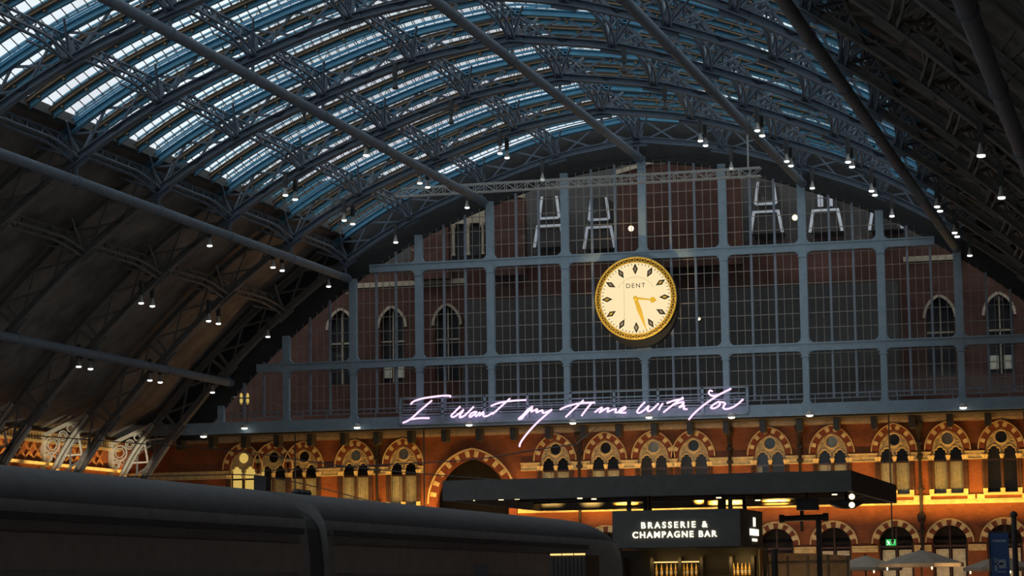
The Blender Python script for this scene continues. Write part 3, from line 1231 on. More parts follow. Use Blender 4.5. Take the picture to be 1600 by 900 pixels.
for s in NODES:
    po = MB()
    for d in (-.30, .30):
        x0, z0 = arch(s + d * .45, .1)
        x1, z1 = arch(s + d, DEPTH)
        po.bar((x0, 0, z0), (x1, 0, z1), .16, .14, (0, 1, 0))
    x0, z0 = arch(s, -.02)
    po.bar((arch(s - .55, .02)[0], 0, arch(s - .55, .02)[1]), (arch(s + .55, .02)[0], 0, arch(s + .55, .02)[1]), .42, .16, (0, 1, 0))
    po.build('node_post', M['ribdark' if abs(s) > SB else 'slate'], rib0)
lo.build('lower_chord', [M['slate'], M['ribdark']], rib0)
up.build('upper_chord', [M['blue'], M['ribdark']], rib0)
la.build('cross_lattice', [M['slate'], M['ribdark']], rib0)
# cast iron spandrels with ringed tracery at the feet
for sg in (-1, 1):
    tip, foot, ptop, pbot = (sg * 29.55, 11.95), (sg * 31.45, 9.05), (sg * 32.2, 10.85), (sg * 32.2, 8.2)
    b = MB()
    b.bar((tip[0], 0, tip[1]), (sg * 31.75, 0, 8.6), .34, .26, (0, 1, 0))
    b.bar((ptop[0], 0, ptop[1]), (pbot[0], 0, pbot[1]), .26, .30, (0, 1, 0))
    b.bar((ptop[0], 0, ptop[1]), (tip[0], 0, tip[1]), .18, .2, (0, 1, 0))
    sp = b.build('spandrel_frame', M['cream'], rib0)
    b = MB()

    def rg(cx, cz, r, w=.05):
        b.path([(sg * cx + r * math.cos(2 * PI * k / 18), 0, cz + r * math.sin(2 * PI * k / 18)) for k in range(19)], w, 6)
    rg(31.66, 10.32, .44, .055)
    rg(31.66, 10.32, .27, .04)
    rg(31.02, 10.80, .27)
    rg(31.02, 10.80, .15, .035)
    rg(30.55, 11.22, .2)
    rg(30.18, 11.5, .13, .04)
    rg(31.9, 9.62, .22)
    rg(31.9, 9.62, .12, .035)
    rg(31.5, 9.75, .12, .035)
    for k in range(6):
        t = 2 * PI * k / 6
        b.bar((sg * 31.66 + .27 * math.cos(t), 0, 10.32 + .27 * math.sin(t)), (sg * 31.66 + .44 * math.cos(t), 0, 10.32 + .44 * math.sin(t)), .04)
    b.build('ring_tracery', M['cream'], sp)
    # foot lacing in cream, the lamplight on it put into the colour
    b = MB()
    b.bar((sg * 29.95, 0, 8.85), (sg * 28.6, 0, 10.72), .30, .20, (0, 1, 0))
    b.bar((sg * 31.0, 0, 9.7), (sg * 29.3, 0, 9.75), .10, .10, (0, 1, 0))
    b.bar((sg * 30.1, 0, 11.0), (sg * 28.75, 0, 11.1), .10, .10, (0, 1, 0))
    b.bar((sg * 30.1, 0, 11.0), (sg * 29.75, 0, 9.2), .10, .10, (0, 1, 0))
    b.bar((sg * 28.75, 0, 11.1), (sg * 28.7, 0, 10.3), .08, .08, (0, 1, 0))
    b.build('foot_lacing', M['cream'], rib0)


def inview(p, m=60):
    d = Vector(p) - CAM
    z = d.dot(F_)
    if z < 1:
        return False
    x, y = 800 + F_PX * d.dot(R_) / z, 450 - F_PX * d.dot(U_) / z
    return -m < x < 1600 + m and -m < y < 900 + m


for k in range(NRIB):
    o = rib0 if k == 0 else copy_tree(rib0)
    o.location = (0, Y0 - PITCH * k, 0)
    tag(o, '%s blue lattice roof arch counting from the clock screen' % ORD[k + 1],
        'roof arch', 'lattice arches of the station roof')

# lattice purlins from arch to arch
pu = MB()
L = PITCH
for dx in (-.16, .16):
    pts_t = [(dx, -L / 2 + .2, DEPTH - .1), (dx, L / 2 - .2, DEPTH - .1)]
    pu.bar(pts_t[0], pts_t[1], .09, .10)
    bot = []
    for k in range(13):
        v = -1 + 2 * k / 12
        y = v * (L / 2 - .12)
        d = max(0, (abs(v) - .52) / .48)
        bot.append((dx, y, DEPTH - .62 - .72 * d ** 1.7))
    for a, b in zip(bot, bot[1:]):
        pu.bar(a, b, .09, .10)
    for k in range(12):
        y0_, z0_ = bot[k][1], bot[k][2]
        y1_, z1_ = bot[k + 1][1], bot[k + 1][2]
        if k % 2 == 0:
            pu.bar((dx, y0_, z0_), (dx, y1_, DEPTH - .1), .06)
        else:
            pu.bar((dx, y0_, DEPTH - .1), (dx, y1_, z1_), .06)
for k in range(13):
    y = -L / 2 + .3 + (L - .6) * k / 12
    pu.bar((-.16, y, DEPTH - .12), (.16, y, DEPTH - .12), .05)
mesh_pu = pu.mesh('lattice_web', M['slate'])
mesh_pud = pu.mesh('lattice_web', M['ribdark'])
mesh_kb = {}
for sy in (-1, 1):
    kb = MB()
    for dx in (-1.0, 1.0):
        kb.bar((0, sy * (L / 2 - .1), .15), (dx * .9, sy * (L / 2 - 1.3), DEPTH - .1), .08)
    mesh_kb[sy, 0] = kb.mesh('knee_brace', M['slate'])
    mesh_kb[sy, 1] = kb.mesh('knee_brace', M['ribdark'])
for k in range(NRIB - 1):
    for j, s in enumerate(NODES):
        if abs(s) > NODE_S[5] + .1:
            continue
        x, z = arch(s, 0)
        yc = Y0 - PITCH * (k + .5)
        if not any(inview((x, yc + d, z + .8), 30) for d in (-4.4, -2, 0, 2, 4.4)):
            continue
        o = empty('lattice_purlin', (x, yc, z))
        x2, z2 = arch(s, 1)
        o.rotation_euler = (0, math.atan2(x2 - x, z2 - z), 0)
        jj = j - len(NODES) // 2
        where = 'on the ridge' if jj == 0 else '%s from ridge on %s side' % (ORD[abs(jj)], 'frieze' if jj < 0 else 'umbrella')
        tag(o, 'lattice purlin %s, between %s and %s arches from clock' % (where, ORD[k + 1], ORD[k + 2]), 'purlin', 'lattice purlins between the arches')
        link('lattice_web', mesh_pud if abs(s) > SB else mesh_pu, o)
        for sy in (-1, 1):
            link('knee_brace', mesh_kb[sy, 1 if abs(s) > SB else 0], o)

# blue rafters and the glazed strips between them
UN = PITCH / 4
ra = MB()
sweep(ra, -S_GLAZE, S_GLAZE, .6, DEPTH + .08, .20, -.05, .05)
sweep(ra, -S_GLAZE, S_GLAZE, .6, DEPTH - .02, .03, -.10, .10)
mesh_ra = ra.mesh('rafter_beam', M['blue'])
gb = MB()
sweep(gb, -S_GLAZE, S_GLAZE, .6, DEPTH + .20, .03, -.24, .14)
gb.cur = 1
sweep(gb, -S_GLAZE, S_GLAZE, .6, DEPTH + .28, .15, -.24, -.20)
gb.cur = 0
sweep(gb, -S_GLAZE, S_GLAZE, .6, DEPTH + .20, .05, -.27, -.24)
n = int(2 * S_GLAZE / 1.25)
for i in range(n):
    s = -S_GLAZE + 2 * S_GLAZE * (i + .5) / n
    sweep(gb, s - .05, s + .05, .05, DEPTH + .09, .12, -.20, -.05)
mesh_gb = gb.mesh('timber_gutter', [M['tan'], M['shelf']])
for k in range(NRIB - 1):
    for j in range(1, 4):
        o = empty('roof_rafter', (0, Y0 - PITCH * k - UN * j, 0))
        tag(o, 'blue curved rafter, %s of three between the %s and %s arches from the screen' % (ORD[j], ORD[k + 1], ORD[k + 2]), 'rafter',
            'blue rafters between the arches')
        link('rafter_beam', mesh_ra, o)
        link('timber_gutter', mesh_gb, o)

pn, br_, rd = MB(), MB(), MB()
H0, HR = DEPTH + .34, DEPTH + 1.0
y_e, y_r = UN / 2 - .13, 0.0
n = int(2 * S_GLAZE / .45)
for i in range(n):
    a, b = -S_GLAZE + 2 * S_GLAZE * i / n, -S_GLAZE + 2 * S_GLAZE * (i + 1) / n
    for sy in (-1, 1):
        pa, pb = arch(a, H0), arch(b, H0)
        ra_, rb_ = arch(a, HR), arch(b, HR)
        pn.quad((pa[0], sy * y_e, pa[1]), (pb[0], sy * y_e, pb[1]), (rb_[0], 0, rb_[1]), (ra_[0], 0, ra_[1]))
for i in range(n + 1):
    a = -S_GLAZE + 2 * S_GLAZE * i / n
    pa, ra_ = arch(a, H0), arch(a, HR)
    for sy in ((-1, 1) if i % 4 == 0 else (1,)):
        br_.bar((pa[0], sy * y_e, pa[1]), (ra_[0], 0, ra_[1]), .03, .035)
sweep(rd, -S_GLAZE, S_GLAZE, .6, HR, .08, -.04, .04)
for sy in (-1, 1):
    sweep(rd, -S_GLAZE, S_GLAZE, .6, H0, .05, *sorted((sy * (y_e - .04), sy * (y_e + .06))))
mesh_pn, mesh_br, mesh_rd = pn.mesh('glass_panes', M['sky_pane']), br_.mesh('glazing_bars', M['iron']), rd.mesh('ridge_bar', M['blue'])
for k in range(NRIB - 1):
    for j in range(4):
        o = empty('roof_glazing', (0, Y0 - PITCH * k - UN * (j + .5), 0))
        tag(o, 'ridged roof glazing strip, %s of four between the %s and %s arches from the screen' % (ORD[j + 1], ORD[k + 1], ORD[k + 2]), 'skylight',
            'glazed strips of the roof')
        link('glass_panes', mesh_pn, o)
        link('glazing_bars', mesh_br, o)
        link('ridge_bar', mesh_rd, o)

# long smooth pipes running the length of the hall under the arches
for (x, z, lab) in ((-24.8, 14.25, 'lowest straight pipe along the roof slope above the lattice frieze'), (-17.5, 20.09, 'straight pipe along the glazing edge above the lattice frieze'),
                    (-9.21, 24.15, 'straight pipe crossing the brightest glazing, next to the ridge pipe'), (0, 26.12, 'straight pipe under the roof ridge above the clock'),
                    (9.21, 24.15, 'straight pipe next to the ridge pipe on the umbrella side'), (17.5, 20.09, 'dark straight pipe along the glazing edge on the umbrella side'),
                    (24.8, 14.25, 'dark straight pipe low on the roof slope on the umbrella side')):
    o = empty('roof_pipe', (x, 0, z))
    tag(o, lab, 'pipe', 'straight pipes under the roof')
    b = MB()
    b.tube((0, -0.5, 0), (0, -120, 0), .23, 12)
    b.build('pipe_run', M['slate'], o, True)
    for k in range(NRIB):
        b = MB()
        y = Y0 - PITCH * k
        x2, z2 = arch(s_of_x(x) * (1 if x >= 0 else -1), 0) if x else arch(0, 0)
        b.bar((0, y, .1), (x2 - x, y, z2 - z), .12)
        b.tube((0, y - .1, 0), (0, y + .1, 0), .27, 10)
        b.build('pipe_hanger', M['slate'], o)

# ------------------------------------------------------------------ pendant lamps on the arches
LX = [5.42, 9.9, 14.2, 18.3, 22.05, 25.5, 23.05]
lamp_l, lamp_u = None, None
prof = [(.03, .26), (.06, .25), (.065, .13), (.08, .07), (.125, -.07), (.145, -.14)]


def make_lamp(lit):
    e = empty('bell_lamp', (0, 0, 0))
    b = MB()
    b.lathe(prof[::-1], (0, 0, 0), 14)
    b.build('bell_shade', M['lampgrey' if lit else 'iron'], e, True)
    b = MB()
    b.lathe([(.135, -.15), (.13, -.20), (.07, -.22)], (0, 0, 0), 14)
    b.build('glowing_lens' if lit else 'unlit_lens', M['lit'] if lit else M['iron'], e)
    b = MB()
    b.box(-.10, .10, -.09, .09, .25, 1.0)
    b.build('lamp_stem', M['iron'], e)
    return e


# arch index, x index (signed), which of the pair, lit
LS = []
for k, xi, pair, lit in [
        (0, -1, 0, 1), (0, 1, 0, 1), (0, -2, 0, 1), (0, 2, 0, 1), (0, -3, 0, 1), (0, 3, 0, 1), (0, 4, 0, 1), (0, -4, 0, 1), (0, -5, 0, 1), (0, -6, 0, 1),
        (1, -1, 2, 1), (1, 1, 2, 1), (1, -2, 2, 1), (1, 2, 2, 1), (1, -3, 2, 1), (1, 3, 2, 1), (1, 4, 2, 1), (1, -4, 2, 1), (1, -5, 2, 1), (1, -6, 2, 1),
        (2, -2, 0, 1), (2, 2, 2, 1), (2, -3, 2, 1), (2, 3, 2, 1), (2, 4, 2, 1), (2, -4, 0, 1), (2, -5, 2, 1), (2, -6, 2, 1),
        (2, -1, 0, 0), (2, 1, 0, 0), (3, -1, 0, 0), (3, 1, 0, 0), (3, -2, 0, 0), (6, 7, 0, 1), (5, 7, 0, 1)]:
    if pair == 2:
        LS += [(k, xi, 0, lit, 2), (k, xi, 1, lit, 2)]
    else:
        LS += [(k, xi, 0, lit, 1)]
protos = {}
for k, xi, pr, lit, np_ in LS:
    if lit not in protos:
        o = protos[lit] = make_lamp(lit)
    else:
        o = copy_tree(protos[lit])
    x = LX[abs(xi) - 1] * (1 if xi > 0 else -1)
    s = s_of_x(x) * (1 if xi > 0 else -1)
    zc = arch(s, 0)[1]
    gap = {1: .9, 2: .78, 3: .76, 4: .62, 5: .5, 6: .35, 7: .75}[abs(xi)]
    o.location = (x, Y0 - PITCH * k + (-.7 if pr == 0 else .7), zc - gap)
    for ch in o.children:
        if ch.name.startswith('lamp_stem'):
            ch.scale = (1, 1, 1)
    tag(o, '%s bell lamp %s the %s arch from clock, %s from ridge on %s side' % ('lit' if lit else 'unlit', 'under' if np_ == 1 else ('before' if pr == 0 else 'behind'), ORD[k + 1],
        ORD[min(5, abs(xi)) if xi > 0 else abs(xi)], 'frieze' if xi < 0 else 'umbrella'), 'lamp', 'bell lamps hung from the arches')
# bracket arms carry each pair across the arch
for k, xi, pr, lit, np_ in LS:
    pass

# lamps under the front edge of the gantry
gl = None
for i, (px, py) in enumerate([(318, 681), (382, 668), (558, 667), (733, 663), (895, 660), (1014, 651), (1143, 651), (1265, 648), (1505, 636)]):
    p = at(px, py, -.95)
    if gl is None:
        gl = empty('gantry_lamp', p)
        b = MB()
        b.lathe([(.20, -.02), (.22, .04), (.16, .16), (.06, .22)], (0, 0, 0), 12)
        b.build('lamp_shade', M['lampgrey'], gl, True)
        b = MB()
        b.lathe([(.19, -.02), (.17, -.09), (.08, -.11)], (0, 0, 0), 12)
        b.build('glowing_lens', M['lit'], gl)
        b = MB()
        b.bar((0, 0, .2), (0, .45, .25), .05)
        b.build('lamp_arm', M['iron'], gl)
        o = gl
    else:
        o = copy_tree(gl)
        o.location = p
    tag(o, 'bright white lamp under the steel gantry, %s from the left' % ORD[i + 1], 'lamp', 'lamps along the gantry')

# ------------------------------------------------------------------ lighting truss hung before the screen
o = empty('lighting_truss', (0, -3.0, 24.3))
tag(o, 'slim grey lattice lighting truss hung in front of the upper screen', 'truss')
b = MB()
for y in (-.22, .22):
    for z in (0, .46):
        b.tube((-14.5, y, z), (7.3, y, z), .035, 6)
b.build('truss_chord', M['lampgrey'], o)
b = MB()
n = 36
for i in range(n):
    x0, x1 = -14.5 + 21.8 * i / n, -14.5 + 21.8 * (i + 1) / n
    for y in (-.22, .22):
        b.tube((x0, y, 0), (x0, y, .46), .025, 5)
        b.tube((x0, y, 0 if i % 2 else .46), (x1, y, .46 if i % 2 else 0), .02, 5)
    b.tube((x0, -.22, 0), (x1, .22, 0), .02, 5)
b.build('truss_lacing', M['lampgrey'], o)
for x in (-13.8, 6.6):
    b = MB()
    b.tube((x, 0, .46), (x, .0, {-13.8: -.8, 6.6: 1.5}[x] + 1.6 + (.2 if x < 0 else 0)), .05, 6)
    b.build('hanging_rod', M['lampgrey'], o)

# ------------------------------------------------------------------ station clock
ck = empty('station_clock', (-0.2, -1.35, 18.07))
tag(ck, 'large round gilt rimmed station clock on the glazed screen', 'clock')
RC = 2.31
b = MB()
b.lathe([(2.02, 0.0), (2.25, -.25), (2.25, -1.1), (1.9, -1.28)], (0, 0, 0), 48, 'Y')
b.build('clock_drum', M['black'], ck, True)
b = MB()
b.lathe([(2.15, -.75), (2.15, -1.2)], (0, 0, -.55), 48, 'Y')
b.build('lower_disc', M['black'], ck, True)  # black disc set lower behind the drum
b = MB()
b.lathe([(2.03, .02), (2.0, .06)], (0, 0, 0), 64, 'Y')
b.build('clock_face', M['face'], ck)
b = MB()
for rr, tt in ((2.04, .035), (2.28, .055)):
    b.path([(rr * math.cos(2 * PI * k / 64), -.10, rr * math.sin(2 * PI * k / 64)) for k in range(65)], tt, 8)
b.lathe([(2.30, -.12), (2.30, .05), (2.02, .08), (2.02, .0)], (0, 0, 0), 64, 'Y')
rim_o = b.build('gilt_rim', M['lbrick'], ck, True)
rim_o.data.materials[0] = M['gold_dark'] if 'gold_dark' in M else mat('dark_gilt', (0.20, 0.11, 0.02), 0.5, var=0.2)
b = MB()
for rr, tt in ((2.04, .035), (2.29, .05)):
    b.path([(rr * math.cos(2 * PI * k / 64), -.12, rr * math.sin(2 * PI * k / 64)) for k in range(65)], tt, 8)
for k in range(44):                       # carved chain of lobes
    t = 2 * PI * (k + .5) / 44
    cx, cz = 2.165 * math.cos(t), 2.165 * math.sin(t)
    b.path([(cx + .085 * math.cos(u * PI / 4) * math.cos(t) - .115 * math.sin(u * PI / 4) * math.sin(t), -.14,
             cz + .085 * math.cos(u * PI / 4) * math.sin(t) + .115 * math.sin(u * PI / 4) * math.cos(t)) for u in range(9)], .026, 5)
b.build('gilt_carving', M['gold'], ck, True)
b = MB()
for k in range(60):
    if k % 5 == 0:
        continue
    t = 2 * PI * k / 60
    b.bar((1.86 * math.cos(t), -.075, 1.86 * math.sin(t)), (1.965 * math.cos(t), -.075, 1.965 * math.sin(t)), .035, .02, (0, 1, 0))
b.build('minute_mark', M['black'], ck)
for h in range(12):
    t = PI / 2 - 2 * PI * h / 12
    d, n_ = Vector((math.cos(t), 0, math.sin(t))), Vector((-math.sin(t), 0, math.cos(t)))
    b = MB()

    def rh(r0, r1, w, y):
        q = [d * r0, d * ((r0 + r1) / 2) + n_ * w, d * r1, d * ((r0 + r1) / 2) - n_ * w]
        b.prism([(p.x, p.z) for p in q], y, y + .02)
    rh(1.33, 1.97, .15, -.085)
    hm = b.build('hour_marker', M['black'], ck)
    b = MB()
    rh(1.50, 1.80, .07, -.10)
    b.build('marker_inlay', M['gold' if h in (2, 3, 8, 9) else 'ustone'], hm)


def hand(name, ang, L, w, spade):
    t = PI / 2 - math.radians(ang)
    d, n_ = Vector((math.cos(t), 0, math.sin(t))), Vector((-math.sin(t), 0, math.cos(t)))
    b = MB()
    P = lambda a, c: ((d * a + n_ * c).x, (d * a + n_ * c).z)
    if spade:
        b.prism([P(0, -.07), P(L * .7, -.035), P(L * .7, .035), P(0, .07)], -.15, -.12)
        b.prism([P(L * .68, -.05), P(L * .76, -.17), P(L * .86, -.15), P(L, 0), P(L * .86, .15), P(L * .76, .17), P(L * .68, .05)], -.16, -.12)
    else:
        b.prism([P(-.1, -.09), P(L * .35, -.13), P(L, -.02), P(L, .02), P(L * .35, .13), P(-.1, .09)], -.20, -.17)
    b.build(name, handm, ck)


handm = mat('glowing_gilt_hands', (0.85, 0.50, 0.05), 0.4, metal=0.3, var=0.05, emit=(0.9, 0.55, 0.05), estr=0.25)  # clock hands given a faint glow of their own
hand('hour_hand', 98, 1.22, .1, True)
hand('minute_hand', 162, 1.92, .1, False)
b = MB()
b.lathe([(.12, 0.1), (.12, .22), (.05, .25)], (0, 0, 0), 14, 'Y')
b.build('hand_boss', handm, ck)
t = link('maker_lettering', text_mesh('maker_lettering', 'DENT', .36, .02, M['black'], 0.0, 1.3), ck)
t.location = (.0, -.08, .70)
b = MB()
b.path([(1.15 * math.cos(t), -.065, .05 + 1.15 * math.sin(t)) for t in [PI * (.16 + .68 * k / 16) for k in range(17)]], .006, 4)
b.tube((-.67, -.065, -1.2), (-.67, -.065, .98), .006, 4)
b.build('face_joint', M['tan'], ck)
b = MB()
for x in (-1.2, 1.2):
    b.bar((x, 1.2, 1.0), (x, 1.3, 1.0), .2)
b.box(-.15, .15, 1.2, 1.34, 2.0, 2.5)
b.box(-.15, .15, 1.2, 1.34, -2.95, -1.9)
b.build('clock_bracket', M['screen'], ck)

# ------------------------------------------------------------------ neon sign
ns = empty('neon_sign', (0, 0, 0))
tag(ns, 'pink handwritten neon sign along the gantry reading I want my time with You', 'sign')
S = lambda l: [(600 + x / 5.333, 590 + y / 5.333) for x, y in l]
T = lambda l: [(880 + x / 5.333, 590 + y / 5.333) for x, y in l]
WORDS = [
    ('letter_i', [S([(222, 224), (245, 200), (310, 177), (400, 161), (490, 151), (552, 152), (548, 162)]),
                  S([(400, 190), (310, 266), (217, 348), (157, 378)]), S([(217, 348), (300, 338), (378, 338)])]),
    ('word_want', [S([(636, 240), (590, 285), (560, 318), (580, 328), (625, 300), (664, 268), (640, 302), (632, 332), (668, 318), (710, 280), (748, 242)]),
                   S([(765, 283), (735, 293), (712, 318), (722, 328), (752, 305), (774, 284), (760, 308), (770, 322), (800, 288), (794, 318), (830, 285), (826, 318),
                      (860, 320), (905, 292)]),
                   S([(1050, 174), (985, 232), (920, 290), (900, 306)]), S([(890, 238), (955, 212), (1050, 196), (1120, 190), (1186, 187)])]),
    ('word_my', [S([(1240, 240), (1196, 270), (1160, 310), (1120, 345), (1150, 340), (1172, 312), (1234, 252), (1226, 284), (1278, 262), (1268, 290), (1320, 272),
                    (1322, 294), (1360, 285), (1400, 266)]),
                 S([(1398, 268), (1340, 318), (1280, 372), (1215, 440), (1155, 515), (1132, 556), (1130, 578)])]),
    ('word_time', [T([(-28, 268), (10, 248), (70, 228), (150, 213), (265, 208)]), T([(170, 188), (120, 234), (65, 285), (20, 330)]),
                   T([(235, 214), (190, 268), (152, 320)]),
                   T([(262, 290), (300, 262), (322, 250), (318, 270), (300, 292), (350, 262), (378, 254), (368, 286), (410, 268), (440, 262), (436, 290), (470, 285),
                      (512, 262), (520, 246), (496, 252), (468, 276), (472, 292), (525, 293)])]),
    ('word_with', [T([(682, 204), (645, 240), (615, 284), (638, 293), (680, 266), (714, 236), (702, 272), (722, 278), (758, 252), (795, 215)]),
                   T([(832, 214), (812, 240), (796, 272)]), T([(1000, 164), (930, 215), (870, 262), (835, 291)]), T([(862, 214), (920, 192), (1002, 176)]),
                   T([(920, 225), (990, 205), (1003, 215), (965, 250), (1010, 232), (1002, 258), (1035, 264)])]),
    ('word_you', [T([(1246, 116), (1222, 108), (1214, 130), (1236, 150), (1290, 146), (1345, 118), (1400, 92)]),
                  T([(1320, 130), (1240, 180), (1160, 238), (1090, 300), (1045, 352)]),
                  T([(1300, 198), (1256, 222), (1230, 250), (1262, 255), (1304, 228), (1305, 204), (1350, 214), (1332, 250), (1362, 262), (1410, 248), (1460, 216),
                     (1500, 180)])]),
]


def smooth(P, n=5):
    P = [tuple(p) for p in P]
    if len(P) < 3:
        return P
    return catmull(P, n)


for nm, strokes in WORDS:
    b = MB()
    for st in strokes:
        pts = [at(x, y, -.95) for x, y in smooth(st)]
        b.path(pts, .052, 7)
    b.build(nm, M['neon'], ns, True)
p0, p1 = at(626, 640, -.7), at(1168, 640, -.7)
x0, x1 = p0.x, p1.x
b = MB()
for z in (12.95, 12.62, 12.3, 12.02):
    b.box(x0, x1, -.74, -.68, z - .035, z + .035)
n = 8
for i in range(n + 1):
    x = x0 + (x1 - x0) * i / n
    b.box(x - .07, x + .07, -.74, -.66, 11.55, 12.98)
b.box(x0, x1, -.70, -.60, 11.45, 11.60)
b.build('sign_frame', M['screen'], ns)
b = MB()
for i in range(13):
    x = x0 + (x1 - x0) * (i + .5) / 13
    b.tube((x, -.72, 12.3), (x, -.93, 12.3), .015, 5)
b.build('tube_standoff', M['iron'], ns)

# ------------------------------------------------------------------ drainpipes and hanging cables on the hotel front
for i, (x, zb) in enumerate([(-16.5, 6.5), (-4.33, 5.5), (4.36, 5.5), (8.32, 5.0), (14.93, 3.0)]):
    o = empty('drainpipe', (x, WY - .3, 0))
    tag(o, 'dark iron drainpipe with hopper head on the hotel wall, %s from the left' % ORD[i + 1], 'drainpipe', 'drainpipes on the hotel wall')
    b = MB()
    b.tube((0, 0, zb), (0, 0, 10.3), .085, 8)
    b.build('pipe', M['pipeiron'], o, True)
    b = MB()
    b.lathe([(.1, 10.0), (.13, 10.3), (.26, 10.7), (.28, 10.9)], (0, 0, 0), 8)
    b.build('hopper_head', M['pipeiron'], o)
    for z in (7.2, 8.95, 9.7) + ((5.7, 4.9) if zb < 4 else ()):
        b = MB()
        b.box(-.16, .16, -.1, .30, z - .07, z + .07)
        b.build('pipe_clamp', M['pipeiron'], o)
    if i in (2, 4):
        b = MB()
        b.lathe([(.1, 5.3), (.22, 5.45), (.24, 5.75), (.1, 5.95)], (0, 0, 0), 8)
        b.build('lower_hopper', M['pipeiron'], o)
for (px, ya, yb, lab) in ((662, 660, 800, 'thin dark hanging cable beside the great archway'), (461, 672, 775, 'thin dark hanging cable in front of a curtained window'),
                          (1388, 640, 850, 'thin dark hanging cable before the third window from the right')):
    p, q = at(px, ya, .3), at(px, yb, .3)
    o = empty('hanging_cable', (p.x, .3, 11.22))
    tag(o, lab, 'cable', 'hanging cables')
    b = MB()
    b.tube((0, 0, 0), (0, 0, q.z - 11.22), .045, 6)
    b.build('cable_run', M['iron'], o)
    b = MB()
    b.lathe([(.03, 0), (.08, -.1), (.08, -.2), (.03, -.3)][::-1], (0, 0, q.z - 11.22 + .3), 8)
    b.build('cable_weight', M['iron'], o)
for i, (pts, lab) in enumerate((([(270, 697), (380, 706), (560, 731), (800, 752)], 'thin overhead wire sagging across the left arched windows'),
                                ([(300, 743), (385, 742), (455, 752), (560, 778), (600, 790)], 'thin overhead wire descending towards the train roof'),
                                ([(600, 726), (740, 718), (830, 704), (900, 694)], 'thin overhead wire rising above the great archway'))):
    P = [at(x, y, -12 - 2 * i) for x, y in smooth(pts, 6)]
    b = MB()
    P = [P[0] + (P[0] - P[1]) * ((P[0].x + 32.36) / max(.1, P[1].x - P[0].x) if i < 2 else 8)] + P + [P[-1] + (P[-1] - P[-2]) * (1 if i == 1 else 8) if i < 2 else at(935, 666, -.55)]
    b.path(P, .03, 5)
    tag(b.build('overhead_wire', M['iron']), lab, 'wire', 'overhead wires')

# ------------------------------------------------------------------ trains
def loft_coach(mb, sec, ys):
    """sec(y) -> list of (x,z); joined along ys"""
    base = len(mb.v)
    k = None
    for y in ys:
        lp = sec(y)
        k = len(lp)
        mb.v += [(x, y, z) for x, z in lp]
    for i in range(len(ys) - 1):
        for j in range(k):
            a, b = base + i * k + j, base + i * k + (j + 1) % k
            mb.f.append((a, b, b + k, a + k))
            mb.mi.append(mb.cur)
    mb.f.append(tuple(base + j for j in range(k)))
    mb.f.append(tuple(base + (len(ys) - 1) * k + j for j in reversed(range(k))))
    mb.mi += [mb.cur, mb.cur]


def coach_sec(top=3.87, nar=0.0):
    h = 1.42 - nar
    pts = [(-h, -.3), (-h, 2.6), (-h + .05, 3.05)]
    for k in range(1, 14):
        t = PI - PI * k / 14
        pts.append(((h - .06) * math.cos(t), 3.05 + (top - 3.05) * math.sin(t) ** .8))
    pts += [(h - .05, 3.05), (h, 2.6), (h, -.3)]
    return pts


def make_coach(y0, y1, nose, lab):
    e = empty('train_coach', (12.35, 0, 0))
    tag(e, lab, 'train coach', 'coaches of the dark train')
    b = MB()
    ys = [y0, y1 - 5.5] if nose else [y0, y1]
    if nose:
        ys += [y1 - 5.5 + 5.5 * k / 8 for k in range(1, 9)]

    def sec(y):
        if nose and y > y1 - 5.5:
            t = (y - (y1 - 5.5)) / 5.5
            return coach_sec(3.87 - 1.5 * t ** 3.0, .65 * t ** 2.5)
        return coach_sec()
    loft_coach(b, sec, ys)
    bd = b.build('coach_body', [M['train'], M['trainroof']], e, True)
    for pl in bd.data.polygons:  # upward faces get a darker grey to flatten the light on top
        if pl.normal.z > .35 and pl.center.z > 2:
            pl.material_index = 1
    yn = y1 - (6.8 if nose else .4)
    b = MB()
    b.box(1.36, 1.47, y0 + .1, yn, 3.02, 3.12)
    b.box(-1.47, -1.36, y0 + .1, yn, 3.02, 3.12)
    b.build('roof_gutter', M['trainroof'], e)
    b = MB()
    b.box(1.40, 1.435, y0 + .3, yn, 2.35, 2.85)
    b.build('side_band', M['trainstripe'], e)
    n = 9
    for i in range(n):
        a = y0 + 1.6 + (yn - y0 - 2.6) * i / n
        b = MB()
        b.box(1.40, 1.44, a, a + (yn - y0 - 2.6) / n - .35, 1.25, 2.2)
        b.build('side_window', M['trainglass'], e)
    for a in (y0 + .35, yn - 1.1):
        b = MB()
        b.box(1.41, 1.46, a, a + .95, -.2, 2.3)
        d = b.build('door', M['train'], e)
        b = MB()
        b.box(1.45, 1.475, a + .2, a + .75, 1.2, 2.1)
        b.build('door_window', M['trainglass'], d)
    return e


c1 = make_coach(-114.0, -92.3, False, 'dark train coach with a curved roof behind the gangway, without a nose')
c2 = make_coach(-91.3, -64.6, True, 'dark train coach with rounded nose ending beside the bar sign')
b = MB()
for x in (-1, 0, 1):
    pass
loft_coach(b, lambda y: [(x * .93, z * .965 - .02) for x, z in coach_sec(3.82)], [-92.35, -92.1, -91.9, -91.7, -91.5, -91.25])
b.build('gangway', M['trainroof'], c2)
b = MB()
b.box(-.12, .12, -91.1, -90.85, 3.75, 4.15)
b.box(-.5, .5, -91.1, -89.6, 3.7, 3.80)
for y in (-90.0, -89.7, -89.4):
    b.lathe([(.06, 3.9), (.1, 4.0), (.06, 4.06)], (.3, y, -.12), 8)
b.build('roof_equipment', M['iron'], c2)
q = at(648, 889, -81.5)
b = MB()
b.box(1.43, 1.45, -81.9, -80.9, 1.85, 2.55)
b.build('notice', M['paper'], c2)

